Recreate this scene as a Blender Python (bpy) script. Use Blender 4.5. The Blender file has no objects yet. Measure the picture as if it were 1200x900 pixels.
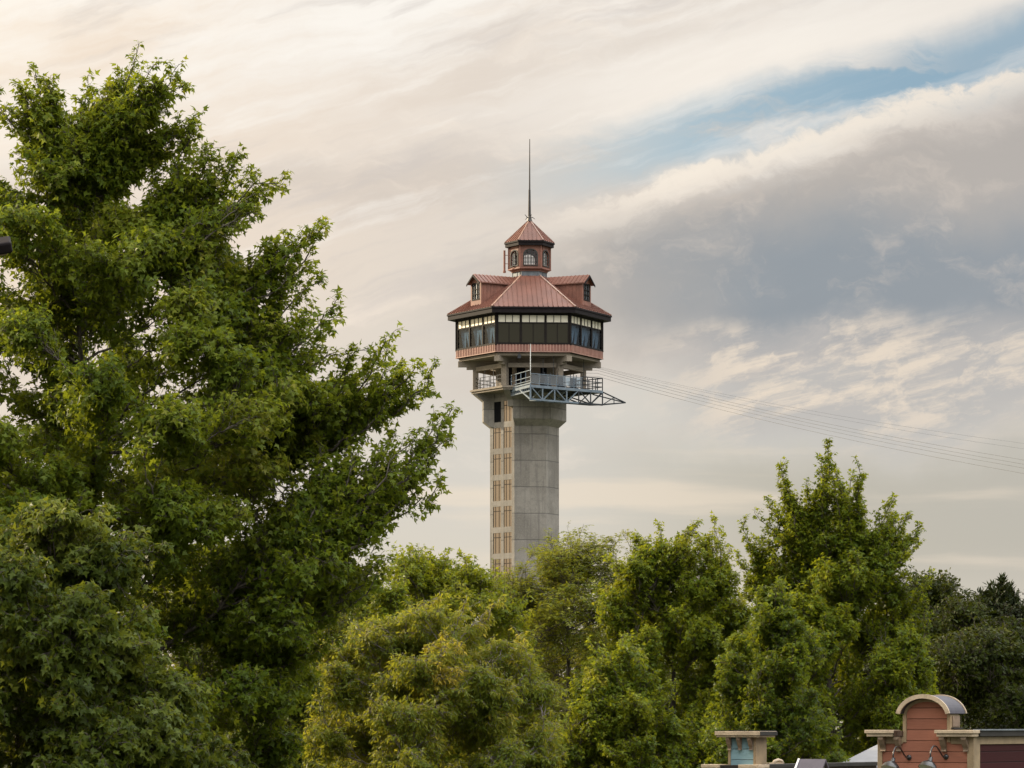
TREES = True
SUN_E = 5.0
import bpy, math, random
import numpy as np
from math import sin, cos, radians, pi

# ------------------------------------------------------------------ basics
SC = bpy.context.scene
COL = SC.collection
E = 6.0            # eye height above the shop street
F = 4000.0         # focal length in photo pixels (120 mm on a 36 mm sensor)
HZ = 850.0         # horizon row in the photo

def P(px, py, Y):
    """photo pixel at distance Y -> world point"""
    return np.array([(px - 600.0) * Y / F, Y, E + (HZ - py) * Y / F])

def lin(r, g, b, a=1.0):
    f = lambda c: (c / 12.92) if c <= 0.04045 else ((c + 0.055) / 1.055) ** 2.4
    return (f(r / 255.0), f(g / 255.0), f(b / 255.0), a)

def tag(o, label=None, cat=None, group=None, kind=None):
    if label: o['label'] = label
    if cat: o['category'] = cat
    if group: o['group'] = group
    if kind: o['kind'] = kind
    return o

def empty(name, loc, label=None, cat=None, group=None):
    o = bpy.data.objects.new(name, None)
    o.empty_display_size = 0.3
    o.location = [float(v) for v in loc]
    COL.objects.link(o)
    return tag(o, label, cat, group)

def ground_z(x, y):
    def ss(a, b, t):
        t = np.clip((t - a) / (b - a), 0, 1)
        return t * t * (3 - 2 * t)
    y = np.asarray(y, float)
    return 4.4 * (1 - ss(14, 50, y)) - 9.0 * ss(135, 300, y)

# ------------------------------------------------------------------ mesh builder
class MB:
    def __init__(s):
        s.v = []; s.f = []; s.m = []
    def add(s, verts, faces, mi=0):
        b = len(s.v)
        s.v += [tuple(float(c) for c in p) for p in verts]
        s.f += [tuple(i + b for i in f) for f in faces]
        s.m += [mi] * len(faces)
        return s
    def hexa(s, c, mi=0):
        """8 corners: bottom 4 ccw, top 4 ccw"""
        return s.add(c, [(3, 2, 1, 0), (4, 5, 6, 7), (0, 1, 5, 4), (1, 2, 6, 5), (2, 3, 7, 6), (3, 0, 4, 7)], mi)
    def box(s, x0, x1, y0, y1, z0, z1, mi=0):
        return s.hexa([(x0, y0, z0), (x1, y0, z0), (x1, y1, z0), (x0, y1, z0),
                       (x0, y0, z1), (x1, y0, z1), (x1, y1, z1), (x0, y1, z1)], mi)
    def fbox(s, fr, u0, u1, w0, w1, z0, z1, mi=0):
        """box in a frame fr = (origin, tangent, normal)"""
        g = lambda u, w, z: fr[0] + fr[1] * u + fr[2] * w + np.array([0, 0, z])
        return s.hexa([g(u0, w1, z0), g(u1, w1, z0), g(u1, w0, z0), g(u0, w0, z0),
                       g(u0, w1, z1), g(u1, w1, z1), g(u1, w0, z1), g(u0, w0, z1)], mi)
    def bar(s, a, b, w=0.1, h=None, mi=0, up=(0, 0, 1)):
        a = np.array(a, float); b = np.array(b, float); h = h or w
        d = b - a; L = np.linalg.norm(d)
        if L < 1e-6: return s
        d /= L
        up = np.array(up, float)
        if abs(d @ up) > 0.98: up = np.array([1., 0, 0])
        x = np.cross(d, up); x /= np.linalg.norm(x); y = np.cross(x, d)
        c = []
        for p in (a, b):
            for sx, sy in ((-1, -1), (1, -1), (1, 1), (-1, 1)):
                c.append(p + x * sx * w / 2 + y * sy * h / 2)
        return s.hexa(c, mi)
    def tube(s, pts, r, n=8, mi=0, cap=True):
        pts = [np.array(p, float) for p in pts]
        rs = r if hasattr(r, '__len__') else [r] * len(pts)
        prev = None; ring = []
        for i, p in enumerate(pts):
            t = pts[min(i + 1, len(pts) - 1)] - pts[max(i - 1, 0)]
            t /= np.linalg.norm(t)
            if prev is None:
                a = np.array([0., 0, 1]) if abs(t[2]) < 0.9 else np.array([1., 0, 0])
                x = np.cross(t, a)
            else:
                x = prev - t * (prev @ t)
            x /= np.linalg.norm(x); prev = x; y = np.cross(t, x)
            ring.append([p + rs[i] * (cos(2 * pi * k / n) * x + sin(2 * pi * k / n) * y) for k in range(n)])
        V = [q for rr in ring for q in rr]; Fc = []
        for i in range(len(pts) - 1):
            for k in range(n):
                Fc.append((i * n + k, i * n + (k + 1) % n, (i + 1) * n + (k + 1) % n, (i + 1) * n + k))
        if cap:
            Fc.append(tuple(range(n - 1, -1, -1))); Fc.append(tuple((len(pts) - 1) * n + k for k in range(n)))
        return s.add(V, Fc, mi)
    def prism(s, poly, z0, z1, mi=0, poly2=None):
        n = len(poly); q = poly2 or poly
        V = [(p[0], p[1], z0) for p in poly] + [(p[0], p[1], z1) for p in q]
        Fc = [tuple(range(n - 1, -1, -1)), tuple(range(n, 2 * n))]
        Fc += [(k, (k + 1) % n, n + (k + 1) % n, n + k) for k in range(n)]
        return s.add(V, Fc, mi)
    def extrude(s, fr, prof, u0, u1, mi=0):
        """profile in (w, z) of frame fr swept along u"""
        n = len(prof)
        g = lambda u, p: fr[0] + fr[1] * u + fr[2] * p[0] + np.array([0, 0, p[1]])
        V = [g(u0, p) for p in prof] + [g(u1, p) for p in prof]
        Fc = [tuple(range(n)), tuple(range(2 * n - 1, n - 1, -1))]
        Fc += [(k, n + k, n + (k + 1) % n, (k + 1) % n) for k in range(n)]
        return s.add(V, Fc, mi)
    def wextrude(s, fr, prof, w0, w1, mi=0):
        """profile in (u, z) of frame fr swept along the normal"""
        n = len(prof)
        g = lambda w, p: fr[0] + fr[1] * p[0] + fr[2] * w + np.array([0, 0, p[1]])
        V = [g(w0, p) for p in prof] + [g(w1, p) for p in prof]
        Fc = [tuple(range(n)), tuple(range(2 * n - 1, n - 1, -1))]
        Fc += [(k, n + k, n + (k + 1) % n, (k + 1) % n) for k in range(n)]
        return s.add(V, Fc, mi)
    def lathe(s, org, axis, prof, n=20, mi=0):
        """profile list of (radius, distance along axis)"""
        axis = np.array(axis, float); axis /= np.linalg.norm(axis)
        a = np.array([0., 0, 1]) if abs(axis[2]) < 0.9 else np.array([1., 0, 0])
        x = np.cross(axis, a); x /= np.linalg.norm(x); y = np.cross(axis, x)
        V = []; Fc = []
        for r, h in prof:
            for k in range(n):
                V.append(np.array(org) + axis * h + r * (cos(2 * pi * k / n) * x + sin(2 * pi * k / n) * y))
        for i in range(len(prof) - 1):
            for k in range(n):
                Fc.append((i * n + k, i * n + (k + 1) % n, (i + 1) * n + (k + 1) % n, (i + 1) * n + k))
        return s.add(V, Fc, mi)
    def build(s, name, mats, parent=None, off=None, smooth=False, bevel=0.0):
        me = bpy.data.meshes.new(name)
        off = np.zeros(3) if off is None else np.array(off, float)
        me.from_pydata([tuple(np.array(p) - off) for p in s.v], [], s.f)
        if not isinstance(mats, (list, tuple)): mats = [mats]
        for m in mats: me.materials.append(m)
        for p, mi in zip(me.polygons, s.m):
            p.material_index = mi; p.use_smooth = smooth
        import bmesh
        bm = bmesh.new(); bm.from_mesh(me)
        bmesh.ops.recalc_face_normals(bm, faces=bm.faces)
        bm.to_mesh(me); bm.free()
        o = bpy.data.objects.new(name, me)
        COL.objects.link(o)
        if parent is not None: o.parent = parent
        else: o.location = [float(v) for v in off]
        if bevel:
            md = o.modifiers.new('bevel', 'BEVEL'); md.width = bevel; md.segments = 2; md.limit_method = 'ANGLE'
        return o

# ------------------------------------------------------------------ node helpers
class NT:
    def __init__(s, tree): s.t = tree
    def n(s, typ, **kw):
        nd = s.t.nodes.new(typ)
        for k, v in kw.items(): setattr(nd, k, v)
        return nd
    def put(s, sock, v):
        if isinstance(v, bpy.types.NodeSocket): s.t.links.new(v, sock)
        elif v is not None: sock.default_value = v
    def m(s, op, a, b=None, c=None, clamp=False):
        nd = s.n('ShaderNodeMath', operation=op, use_clamp=clamp)
        for i, v in enumerate((a, b, c)): 
            if v is not None: s.put(nd.inputs[i], v)
        return nd.outputs[0]
    def sstep(s, a, b, x):
        """smooth 0..1 as x goes a -> b (a may exceed b)"""
        nd = s.n('ShaderNodeMapRange', interpolation_type='SMOOTHSTEP')
        s.put(nd.inputs['Value'], x)
        if a <= b:
            nd.inputs['From Min'].default_value = a; nd.inputs['From Max'].default_value = b
        else:
            nd.inputs['From Min'].default_value = b; nd.inputs['From Max'].default_value = a
            nd.inputs['To Min'].default_value = 1; nd.inputs['To Max'].default_value = 0
        return nd.outputs['Result']
    def mix(s, f, a, b, blend='MIX'):
        nd = s.n('ShaderNodeMix', data_type='RGBA', blend_type=blend)
        s.put(nd.inputs['Factor'], f); s.put(nd.inputs['A'], a) if False else None
        s.put(nd.inputs[6], a); s.put(nd.inputs[7], b)
        return nd.outputs[2]
    def noise(s, vec, scale, detail=4, rough=0.55, dist=0.0):
        nd = s.n('ShaderNodeTexNoise')
        s.put(nd.inputs['Vector'], vec)
        nd.inputs['Scale'].default_value = scale; nd.inputs['Detail'].default_value = detail
        nd.inputs['Roughness'].default_value = rough; nd.inputs['Distortion'].default_value = dist
        return nd.outputs['Fac']
    def xyz(s, x, y, z=0.0):
        nd = s.n('ShaderNodeCombineXYZ')
        for i, v in enumerate((x, y, z)): s.put(nd.inputs[i], v)
        return nd.outputs[0]

def material(name):
    m = bpy.data.materials.new(name); m.use_nodes = True
    nt = NT(m.node_tree); b = m.node_tree.nodes['Principled BSDF']
    return m, nt, b

def coords(nt):
    tc = nt.n('ShaderNodeTexCoord'); sp = nt.n('ShaderNodeSeparateXYZ')
    nt.t.links.new(tc.outputs['Object'], sp.inputs[0])
    return tc.outputs['Object'], sp.outputs

def plain(name, col, rough=0.6, metal=0.0, var=0.15, scale=3.0, spec=0.5, bump=0.0, coat=0.0, grime=0.0):
    """a painted or natural surface with mottling"""
    m, nt, b = material(name)
    ob, _ = coords(nt)
    n1 = nt.noise(ob, scale, 6, 0.6)
    n2 = nt.noise(ob, scale * 9, 4, 0.6)
    f = nt.m('ADD', nt.m('MULTIPLY', n1, 0.7), nt.m('MULTIPLY', n2, 0.3))
    lo = tuple(c * (1 - 1.6 * var) for c in col[:3]) + (1,)
    hi = tuple(min(1, c * (1 + 1.2 * var)) for c in col[:3]) + (1,)
    c = nt.mix(nt.sstep(0.3, 0.7, f), lo, hi)
    if grime:
        g = nt.sstep(0.5, 0.75, nt.noise(ob, scale * 2.7, 7, 0.7))
        c = nt.mix(nt.m('MULTIPLY', g, grime), c, tuple(v * 0.35 for v in col[:3]) + (1,))
    nt.put(b.inputs['Base Color'], c)
    b.inputs['Roughness'].default_value = rough; b.inputs['Metallic'].default_value = metal
    b.inputs['Specular IOR Level'].default_value = spec
    b.inputs['Coat Weight'].default_value = coat
    if bump:
        bp = nt.n('ShaderNodeBump'); bp.inputs['Strength'].default_value = bump; bp.inputs['Distance'].default_value = 0.02
        nt.put(bp.inputs['Height'], n2); nt.put(b.inputs['Normal'], bp.outputs[0])
    return m
# ------------------------------------------------------------------ camera
cam = bpy.data.cameras.new('camera'); cam.sensor_width = 36; cam.lens = 36 * F / 1200
cam.shift_y = (HZ - 450) / 1200.0
cam.clip_start = 0.5; cam.clip_end = 20000
co = bpy.data.objects.new('camera', cam); co.location = (0, 0, E); co.rotation_euler = (pi / 2, 0, 0)
COL.objects.link(co); SC.camera = co
SC.view_settings.view_transform = 'Standard'; SC.view_settings.look = 'None'
SC.view_settings.exposure = 0.4; SC.view_settings.gamma = 1
SC.render.engine = 'CYCLES'
SC.cycles.max_bounces = 7; SC.cycles.diffuse_bounces = 2; SC.cycles.glossy_bounces = 3
SC.cycles.transmission_bounces = 4; SC.cycles.transparent_max_bounces = 6
SC.cycles.use_denoising = True; SC.cycles.denoiser = 'OPENIMAGEDENOISE'; SC.cycles.denoising_input_passes = 'RGB_ALBEDO_NORMAL'; SC.cycles.denoising_prefilter = 'ACCURATE'

# ------------------------------------------------------------------ light
SUN_DIR = np.array([-0.82, 0.42, 0.38]); SUN_DIR /= np.linalg.norm(SUN_DIR)
sl = bpy.data.lights.new('sun', 'SUN'); sl.energy = SUN_E; sl.angle = radians(2.5); sl.color = (1.0, 0.84, 0.60)
so = bpy.data.objects.new('sun', sl); COL.objects.link(so)
from mathutils import Vector
so.rotation_euler = Vector(-SUN_DIR).to_track_quat('-Z', 'Y').to_euler(); so.location = (0, 0, 90)

# ------------------------------------------------------------------ sky: NISHITA air with layered evening cloud
W = bpy.data.worlds.new('World'); SC.world = W; W.use_nodes = True
W.cycles.sampling_method = 'MANUAL'; W.cycles.sample_map_resolution = 512
nt = NT(W.node_tree); bg = W.node_tree.nodes['Background']
bg.inputs['Strength'].default_value = 0.1
sky = nt.n('ShaderNodeTexSky', sky_type='NISHITA', sun_disc=False)
sky.sun_elevation = math.asin(SUN_DIR[2]); sky.sun_rotation = math.atan2(SUN_DIR[0], SUN_DIR[1])
sky.air_density = 1.0; sky.dust_density = 1.0; sky.ozone_density = 1.0
tc = nt.n('ShaderNodeTexCoord'); sp = nt.n('ShaderNodeSeparateXYZ'); nt.t.links.new(tc.outputs['Generated'], sp.inputs[0])
dx, dy, dz = sp.outputs
az = nt.m('ARCTAN2', dx, dy); el = nt.m('ARCSINE', dz)
# sky angles scaled so that one unit is a hundred pixels of the photograph
U = nt.m('MULTIPLY_ADD', az, 40.0, 6.0)
V = nt.m('MULTIPLY_ADD', el, -40.0, 8.5)      # 8.5 at the horizon, falls upwards
def S10(r, g, b): return tuple(10 / 2 ** 0.4 * c for c in lin(r, g, b)[:3]) + (1,)
rawv = nt.xyz(U, V)
wa = nt.m('SUBTRACT', nt.noise(rawv, 0.55, 5, 0.6), 0.5)
wb = nt.m('SUBTRACT', nt.noise(nt.xyz(V, U, 7.3), 0.5, 5, 0.6), 0.5)
Uw = nt.m('MULTIPLY_ADD', wa, 2.0, U); Vw = nt.m('MULTIPLY_ADD', wb, 1.3, V)
# slanted, stretched coordinates for streaks that climb to the right
Vs = nt.m('MULTIPLY_ADD', U, 0.22, V)
st = nt.noise(nt.xyz(nt.m('MULTIPLY', Uw, 0.16), nt.m('MULTIPLY_ADD', wb, 0.5, nt.m('MULTIPLY', Vs, 0.75)), 3.0), 1.0, 7, 0.62)
st2 = nt.noise(nt.xyz(nt.m('MULTIPLY', Uw, 0.35), nt.m('MULTIPLY', Vw, 1.4), 11.0), 1.0, 7, 0.6)
pf = nt.noise(nt.xyz(nt.m('MULTIPLY', Uw, 0.8), nt.m('MULTIPLY', Vw, 1.5), 5.0), 1.0, 8, 0.66)
win = nt.m('MULTIPLY', nt.sstep(-6, 0, U), nt.sstep(22, 13, U))       # this bank of cloud is local
win = nt.m('MULTIPLY', win, nt.sstep(-8, -2, V))
# veil: the general tone of the overcast
c = nt.mix(nt.sstep(5.2, 8.4, V), S10(213, 209, 200), S10(226, 213, 190))
c = nt.mix(nt.sstep(5.6, 1.5, V), c, S10(226, 216, 205))
c = nt.mix(nt.m('MULTIPLY', nt.sstep(7.5, 1.0, U), nt.sstep(7.5, 3.0, V)), c, S10(238, 222, 205))
c = nt.mix(nt.m('MULTIPLY', nt.sstep(0.45, 0.62, st), nt.m('MULTIPLY', nt.sstep(6.2, 3.5, V), 0.8)), c, S10(214, 203, 192))
c = nt.mix(nt.m('MULTIPLY', nt.m('MULTIPLY', nt.sstep(0.52, 0.74, st2), nt.sstep(6.6, 4.6, V)), 0.7), c, S10(247, 233, 217))
# the white sheet at the top left
sheet = nt.m('MULTIPLY', nt.sstep(3.0, 1.2, nt.m('MULTIPLY_ADD', U, 0.15, Vw)), nt.sstep(0.33, 0.6, st))
c = nt.mix(nt.m('MULTIPLY', sheet, 0.9), c, S10(255, 250, 242))
# thin wisps combed along the wind
Vt = nt.m('MULTIPLY_ADD', U, 0.30, V)
st3 = nt.noise(nt.xyz(nt.m('MULTIPLY_ADD', wa, 0.5, nt.m('MULTIPLY', U, 0.28)), nt.m('MULTIPLY_ADD', wb, 0.8, nt.m('MULTIPLY', Vt, 1.9)), 41.0), 1.0, 7, 0.6)
wis = nt.m('MULTIPLY', nt.sstep(0.50, 0.68, st3), nt.sstep(4.6, 3.0, V))
gry = nt.m('MULTIPLY', nt.sstep(0.47, 0.30, st3), nt.sstep(4.6, 3.0, V))
c = nt.mix(nt.m('MULTIPLY', gry, 0.55), c, S10(208, 200, 194))
c = nt.mix(nt.m('MULTIPLY', wis, 0.6), c, S10(253, 247, 238))
# blue gap
yl = nt.m('MULTIPLY_ADD', U, -0.235, 3.55)
half = nt.m('MULTIPLY_ADD', nt.sstep(6.0, 12.0, U), 0.06, 0.43)
dg = nt.m('DIVIDE', nt.m('ABSOLUTE', nt.m('SUBTRACT', nt.m('MULTIPLY_ADD', wb, 0.65, V), yl)), half)
gap = nt.m('MULTIPLY', nt.sstep(1.35, 0.3, dg), nt.sstep(4.9, 8.6, U))
gap = nt.m('MULTIPLY', gap, nt.m('MAXIMUM', nt.m('MULTIPLY_ADD', nt.sstep(0.66, 0.44, st2), 0.75, 0.25), nt.m('MULTIPLY', nt.sstep(9.0, 11.5, U), 0.9)))
gap2 = nt.m('MULTIPLY', nt.sstep(0.20, -0.10, nt.m('MULTIPLY_ADD', wb, 0.5, V)), nt.sstep(8.5, 10.5, U))
gap = nt.m('MULTIPLY', nt.m('MAXIMUM', gap, nt.m('MULTIPLY', gap2, 0.8)), win)
blue = nt.mix(0.85, sky.outputs[0], nt.mix(nt.sstep(6.0, 11.0, U), S10(192, 207, 212), S10(134, 171, 193)))
q_ = nt.m('SUBTRACT', yl, nt.m('MULTIPLY_ADD', wb, 0.65, V))
wband = nt.m('MULTIPLY', nt.m('MULTIPLY', nt.sstep(0.10, 0.42, q_), nt.sstep(1.5, 0.6, q_)), nt.m('MULTIPLY', nt.sstep(5.0, 8.5, U), win))
c = nt.mix(nt.m('MULTIPLY', wband, nt.m('MULTIPLY_ADD', st3, 1.0, 0.25, clamp=True)), c, S10(252, 244, 233))
c = nt.mix(nt.m('MULTIPLY', gap, 0.97), c, nt.mix(nt.m('MULTIPLY', wis, 0.35), blue, S10(240, 238, 234)))
# the great slate bank below it
ye = nt.m('MULTIPLY_ADD', U, -0.285, 4.42)
d = nt.m('SUBTRACT', nt.m('MULTIPLY_ADD', nt.m('SUBTRACT', pf, 0.5), 0.9, nt.m('MULTIPLY_ADD', wb, 0.55, V)), ye)
fade = nt.sstep(4.2, 7.6, Uw)
rim = nt.m('MULTIPLY', nt.m('MULTIPLY', nt.sstep(-0.12, 0.05, d), nt.sstep(0.40, 0.04, d)), nt.sstep(5.5, 8.0, U))
low = nt.m('SUBTRACT', nt.m('MULTIPLY_ADD', wb, 1.1, V), nt.m('MULTIPLY_ADD', U, -0.03, 4.35))
body = nt.m('MULTIPLY', nt.m('MULTIPLY', nt.sstep(0.0, 0.62, d), nt.sstep(0.45, -0.55, low)), fade)
body = nt.m('MULTIPLY', body, win)
deep = nt.m('MULTIPLY', nt.sstep(2.1, 3.1, Vw), nt.sstep(6.2, 9.5, Uw))
slate = nt.mix(deep, S10(184, 177, 170), S10(143, 152, 160))
slate = nt.mix(nt.m('MULTIPLY', nt.sstep(0.50, 0.72, pf), 0.55), slate, S10(214, 202, 190))
c = nt.mix(nt.m('MULTIPLY', body, 0.95), c, slate)
c = nt.mix(nt.m('MULTIPLY', nt.m('MULTIPLY', rim, win), nt.sstep(0.30, 0.58, nt.m('MULTIPLY_ADD', wb, 0.5, pf))), c, S10(248, 237, 222))
# mottled lit cloud under the bank
band = nt.m('MULTIPLY', nt.sstep(3.5, 4.1, Vw), nt.sstep(5.4, 4.6, Vw))
band = nt.m('MULTIPLY', nt.m('MULTIPLY', band, nt.sstep(7.2, 9.0, U)), win)
c = nt.mix(nt.m('MULTIPLY', band, 0.55), c, S10(176, 174, 174))
pf2 = nt.noise(nt.xyz(nt.m('MULTIPLY', Uw, 0.9), nt.m('MULTIPLY', Vs, 2.6), 31.0), 1.0, 8, 0.66)
c = nt.mix(nt.m('MULTIPLY', band, nt.sstep(0.44, 0.62, pf2)), c, S10(236, 221, 202))
# low grey-green air and thin peach bars over the trees
lowb = nt.m('MULTIPLY', nt.sstep(4.9, 5.6, Vw), nt.sstep(7.6, 6.3, V))
c = nt.mix(nt.m('MULTIPLY', nt.m('MULTIPLY', lowb, nt.sstep(6.0, 9.5, U)), 0.7), c, S10(186, 180, 164))
bars = nt.noise(nt.xyz(nt.m('MULTIPLY', U, 0.22), nt.m('MULTIPLY_ADD', wb, 0.4, nt.m('MULTIPLY', V, 2.3)), 21.0), 1.0, 4, 0.5)
c = nt.mix(nt.m('MULTIPLY', nt.m('MULTIPLY', nt.sstep(0.50, 0.72, bars), nt.sstep(4.6, 5.8, V)), 0.55), c, S10(243, 226, 203))
# right side is duller than the left towards the sun
c = nt.mix(nt.m('MULTIPLY', nt.sstep(6.5, 14.0, U), 0.22), c, S10(170, 172, 176))
# rest of the dome: warm glow round the hidden sun, dull cloud away from it
sd = nt.n('ShaderNodeVectorMath', operation='DOT_PRODUCT'); nt.t.links.new(tc.outputs['Generated'], sd.inputs[0])
sd.inputs[1].default_value = tuple(SUN_DIR)
glow = nt.sstep(0.5, 1.0, sd.outputs['Value'])
c = nt.mix(nt.m('MULTIPLY', glow, 0.7), c, tuple(v * 1.5 for v in S10(255, 226, 180)[:3]) + (1,))
dome = nt.m('SUBTRACT', 1.0, nt.m('MULTIPLY', nt.sstep(-14, -3, U), nt.m('MULTIPLY', nt.sstep(30, 15, U), nt.sstep(-12, -3, V))))
dull = nt.mix(nt.sstep(0.4, 0.62, st2), (8.6, 8.8, 9.2, 1), (13.0, 12.6, 11.8, 1))
zen = nt.m('MULTIPLY_ADD', nt.sstep(0.05, 0.95, dz), 2.8, 0.32)
vm = nt.n('ShaderNodeVectorMath', operation='SCALE'); nt.put(vm.inputs[0], dull); nt.put(vm.inputs['Scale'], zen); dull = vm.outputs[0]
c = nt.mix(nt.m('MULTIPLY', dome, nt.m('MULTIPLY', nt.sstep(0.75, 0.2, sd.outputs['Value']), 0.9)), c, dull)
nt.put(bg.inputs['Color'], c)
# ------------------------------------------------------------------ foliage
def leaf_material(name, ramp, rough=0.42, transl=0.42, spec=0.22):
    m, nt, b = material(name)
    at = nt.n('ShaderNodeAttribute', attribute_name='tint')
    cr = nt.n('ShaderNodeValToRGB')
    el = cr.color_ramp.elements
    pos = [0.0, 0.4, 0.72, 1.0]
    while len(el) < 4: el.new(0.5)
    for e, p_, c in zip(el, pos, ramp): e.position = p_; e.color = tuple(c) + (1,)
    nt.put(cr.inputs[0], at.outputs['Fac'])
    nt.put(b.inputs['Base Color'], cr.outputs[0])
    b.inputs['Roughness'].default_value = rough
    b.inputs['Specular IOR Level'].default_value = spec
    tl = nt.n('ShaderNodeBsdfTranslucent')
    tc_ = nt.mix(0.6, cr.outputs[0], tuple(min(1, c * 1.7) for c in (ramp[2][0] * 1.15, ramp[2][1], ramp[2][2] * 0.5)) + (1,))
    nt.put(tl.inputs['Color'], tc_)
    mx = nt.n('ShaderNodeMixShader'); mx.inputs[0].default_value = transl
    nt.t.links.new(b.outputs[0], mx.inputs[1]); nt.t.links.new(tl.outputs[0], mx.inputs[2])
    out = m.node_tree.nodes['Material Output']; nt.t.links.new(mx.outputs[0], out.inputs[0])
    return m

def bark_material(name, c1, c2):
    m, nt, b = material(name)
    ob, _ = coords(nt)
    mp = nt.n('ShaderNodeMapping'); mp.inputs['Scale'].default_value = (9, 9, 1.6); nt.put(mp.inputs[0], ob)
    n = nt.noise(mp.outputs[0], 2.0, 6, 0.65)
    nt.put(b.inputs['Base Color'], nt.mix(nt.sstep(0.35, 0.68, n), c1 + (1,), c2 + (1,)))
    b.inputs['Roughness'].default_value = 0.9
    bp = nt.n('ShaderNodeBump'); bp.inputs['Strength'].default_value = 0.6; bp.inputs['Distance'].default_value = 0.03
    nt.put(bp.inputs['Height'], n); nt.put(b.inputs['Normal'], bp.outputs[0])
    return m

def nrm(a): return a / np.maximum(np.linalg.norm(a, axis=-1, keepdims=True), 1e-9)

def np_mesh(name, verts, faces, mat, parent, attr=None, smooth=False):
    k = faces.shape[1]
    me = bpy.data.meshes.new(name)
    me.vertices.add(len(verts)); me.vertices.foreach_set('co', np.ascontiguousarray(verts, np.float32).ravel())
    me.loops.add(faces.size); me.loops.foreach_set('vertex_index', np.ascontiguousarray(faces, np.int32).ravel())
    me.polygons.add(len(faces)); me.polygons.foreach_set('loop_start', np.arange(0, faces.size, k, dtype=np.int32))
    if smooth: me.polygons.foreach_set('use_smooth', np.ones(len(faces), bool))
    me.materials.append(mat)
    if attr is not None:
        a = me.attributes.new('tint', 'FLOAT', 'POINT'); a.data.foreach_set('value', np.ascontiguousarray(attr, np.float32))
    me.update(calc_edges=True)
    o = bpy.data.objects.new(name, me); COL.objects.link(o); o.parent = parent
    return o

def tubes(Pt, R, S):
    """polylines (N,K,3) with radii (N,K) -> verts, quads"""
    N, K, _ = Pt.shape
    T = np.empty_like(Pt); T[:, 1:-1] = Pt[:, 2:] - Pt[:, :-2]; T[:, 0] = Pt[:, 1] - Pt[:, 0]; T[:, -1] = Pt[:, -1] - Pt[:, -2]
    T = nrm(T)
    chord = nrm(Pt[:, -1] - Pt[:, 0])
    ref = np.where(np.abs(chord[:, 2:3]) < 0.75, np.array([[0, 0, 1.]]), np.array([[1., 0, 0]]))
    X = nrm(np.cross(T, ref[:, None, :])); Y = np.cross(T, X)
    a = np.arange(S) * 2 * pi / S
    V = Pt[:, :, None, :] + R[:, :, None, None] * (np.cos(a)[None, None, :, None] * X[:, :, None, :] + np.sin(a)[None, None, :, None] * Y[:, :, None, :])
    idx = np.arange(N * K * S).reshape(N, K, S)
    i0 = idx[:, :-1, :]; i1 = idx[:, 1:, :]
    q = np.stack([i0, np.roll(i0, -1, 2), np.roll(i1, -1, 2), i1], -1)
    return V.reshape(-1, 3), q.reshape(-1, 4)

def bez(a, b, c, K):
    s = np.linspace(0, 1, K)[None, :, None]
    return a[:, None] * (1 - s) ** 2 + 2 * b[:, None] * s * (1 - s) + c[:, None] * s * s

def sample(Pt, ip, t):
    """points and tangents at parameter t on polylines ip"""
    K = Pt.shape[1]
    x = np.clip(t, 0, 0.9999) * (K - 1); i = x.astype(int); f = (x - i)[:, None]
    a = Pt[ip, i]; b = Pt[ip, i + 1]
    return a * (1 - f) + b * f, nrm(b - a)

def basis(T, rng):
    r = nrm(rng.normal(size=T.shape))
    X = nrm(np.cross(T, r)); return X, np.cross(T, X)

LEAVES = 0
LEAF = {
    'maple': (np.array([(0, 0, 0), (.30, -.56, -.10), (.42, -.20, .02), (1, 0, -.16), (.42, .20, .02), (.30, .56, -.10)]),
              np.array([(0, 1, 2), (0, 2, 3), (0, 3, 4), (0, 4, 5)])),
    'kite': (np.array([(0, 0, 0), (.45, -.34, .05), (1, 0, -.10), (.45, .34, .05)]), np.array([(0, 1, 2), (0, 2, 3)])),
    'slim': (np.array([(0, 0, 0), (.4, -.17, .03), (1, 0, -.12), (.4, .17, .03)]), np.array([(0, 1, 2), (0, 2, 3)])),
}

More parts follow.
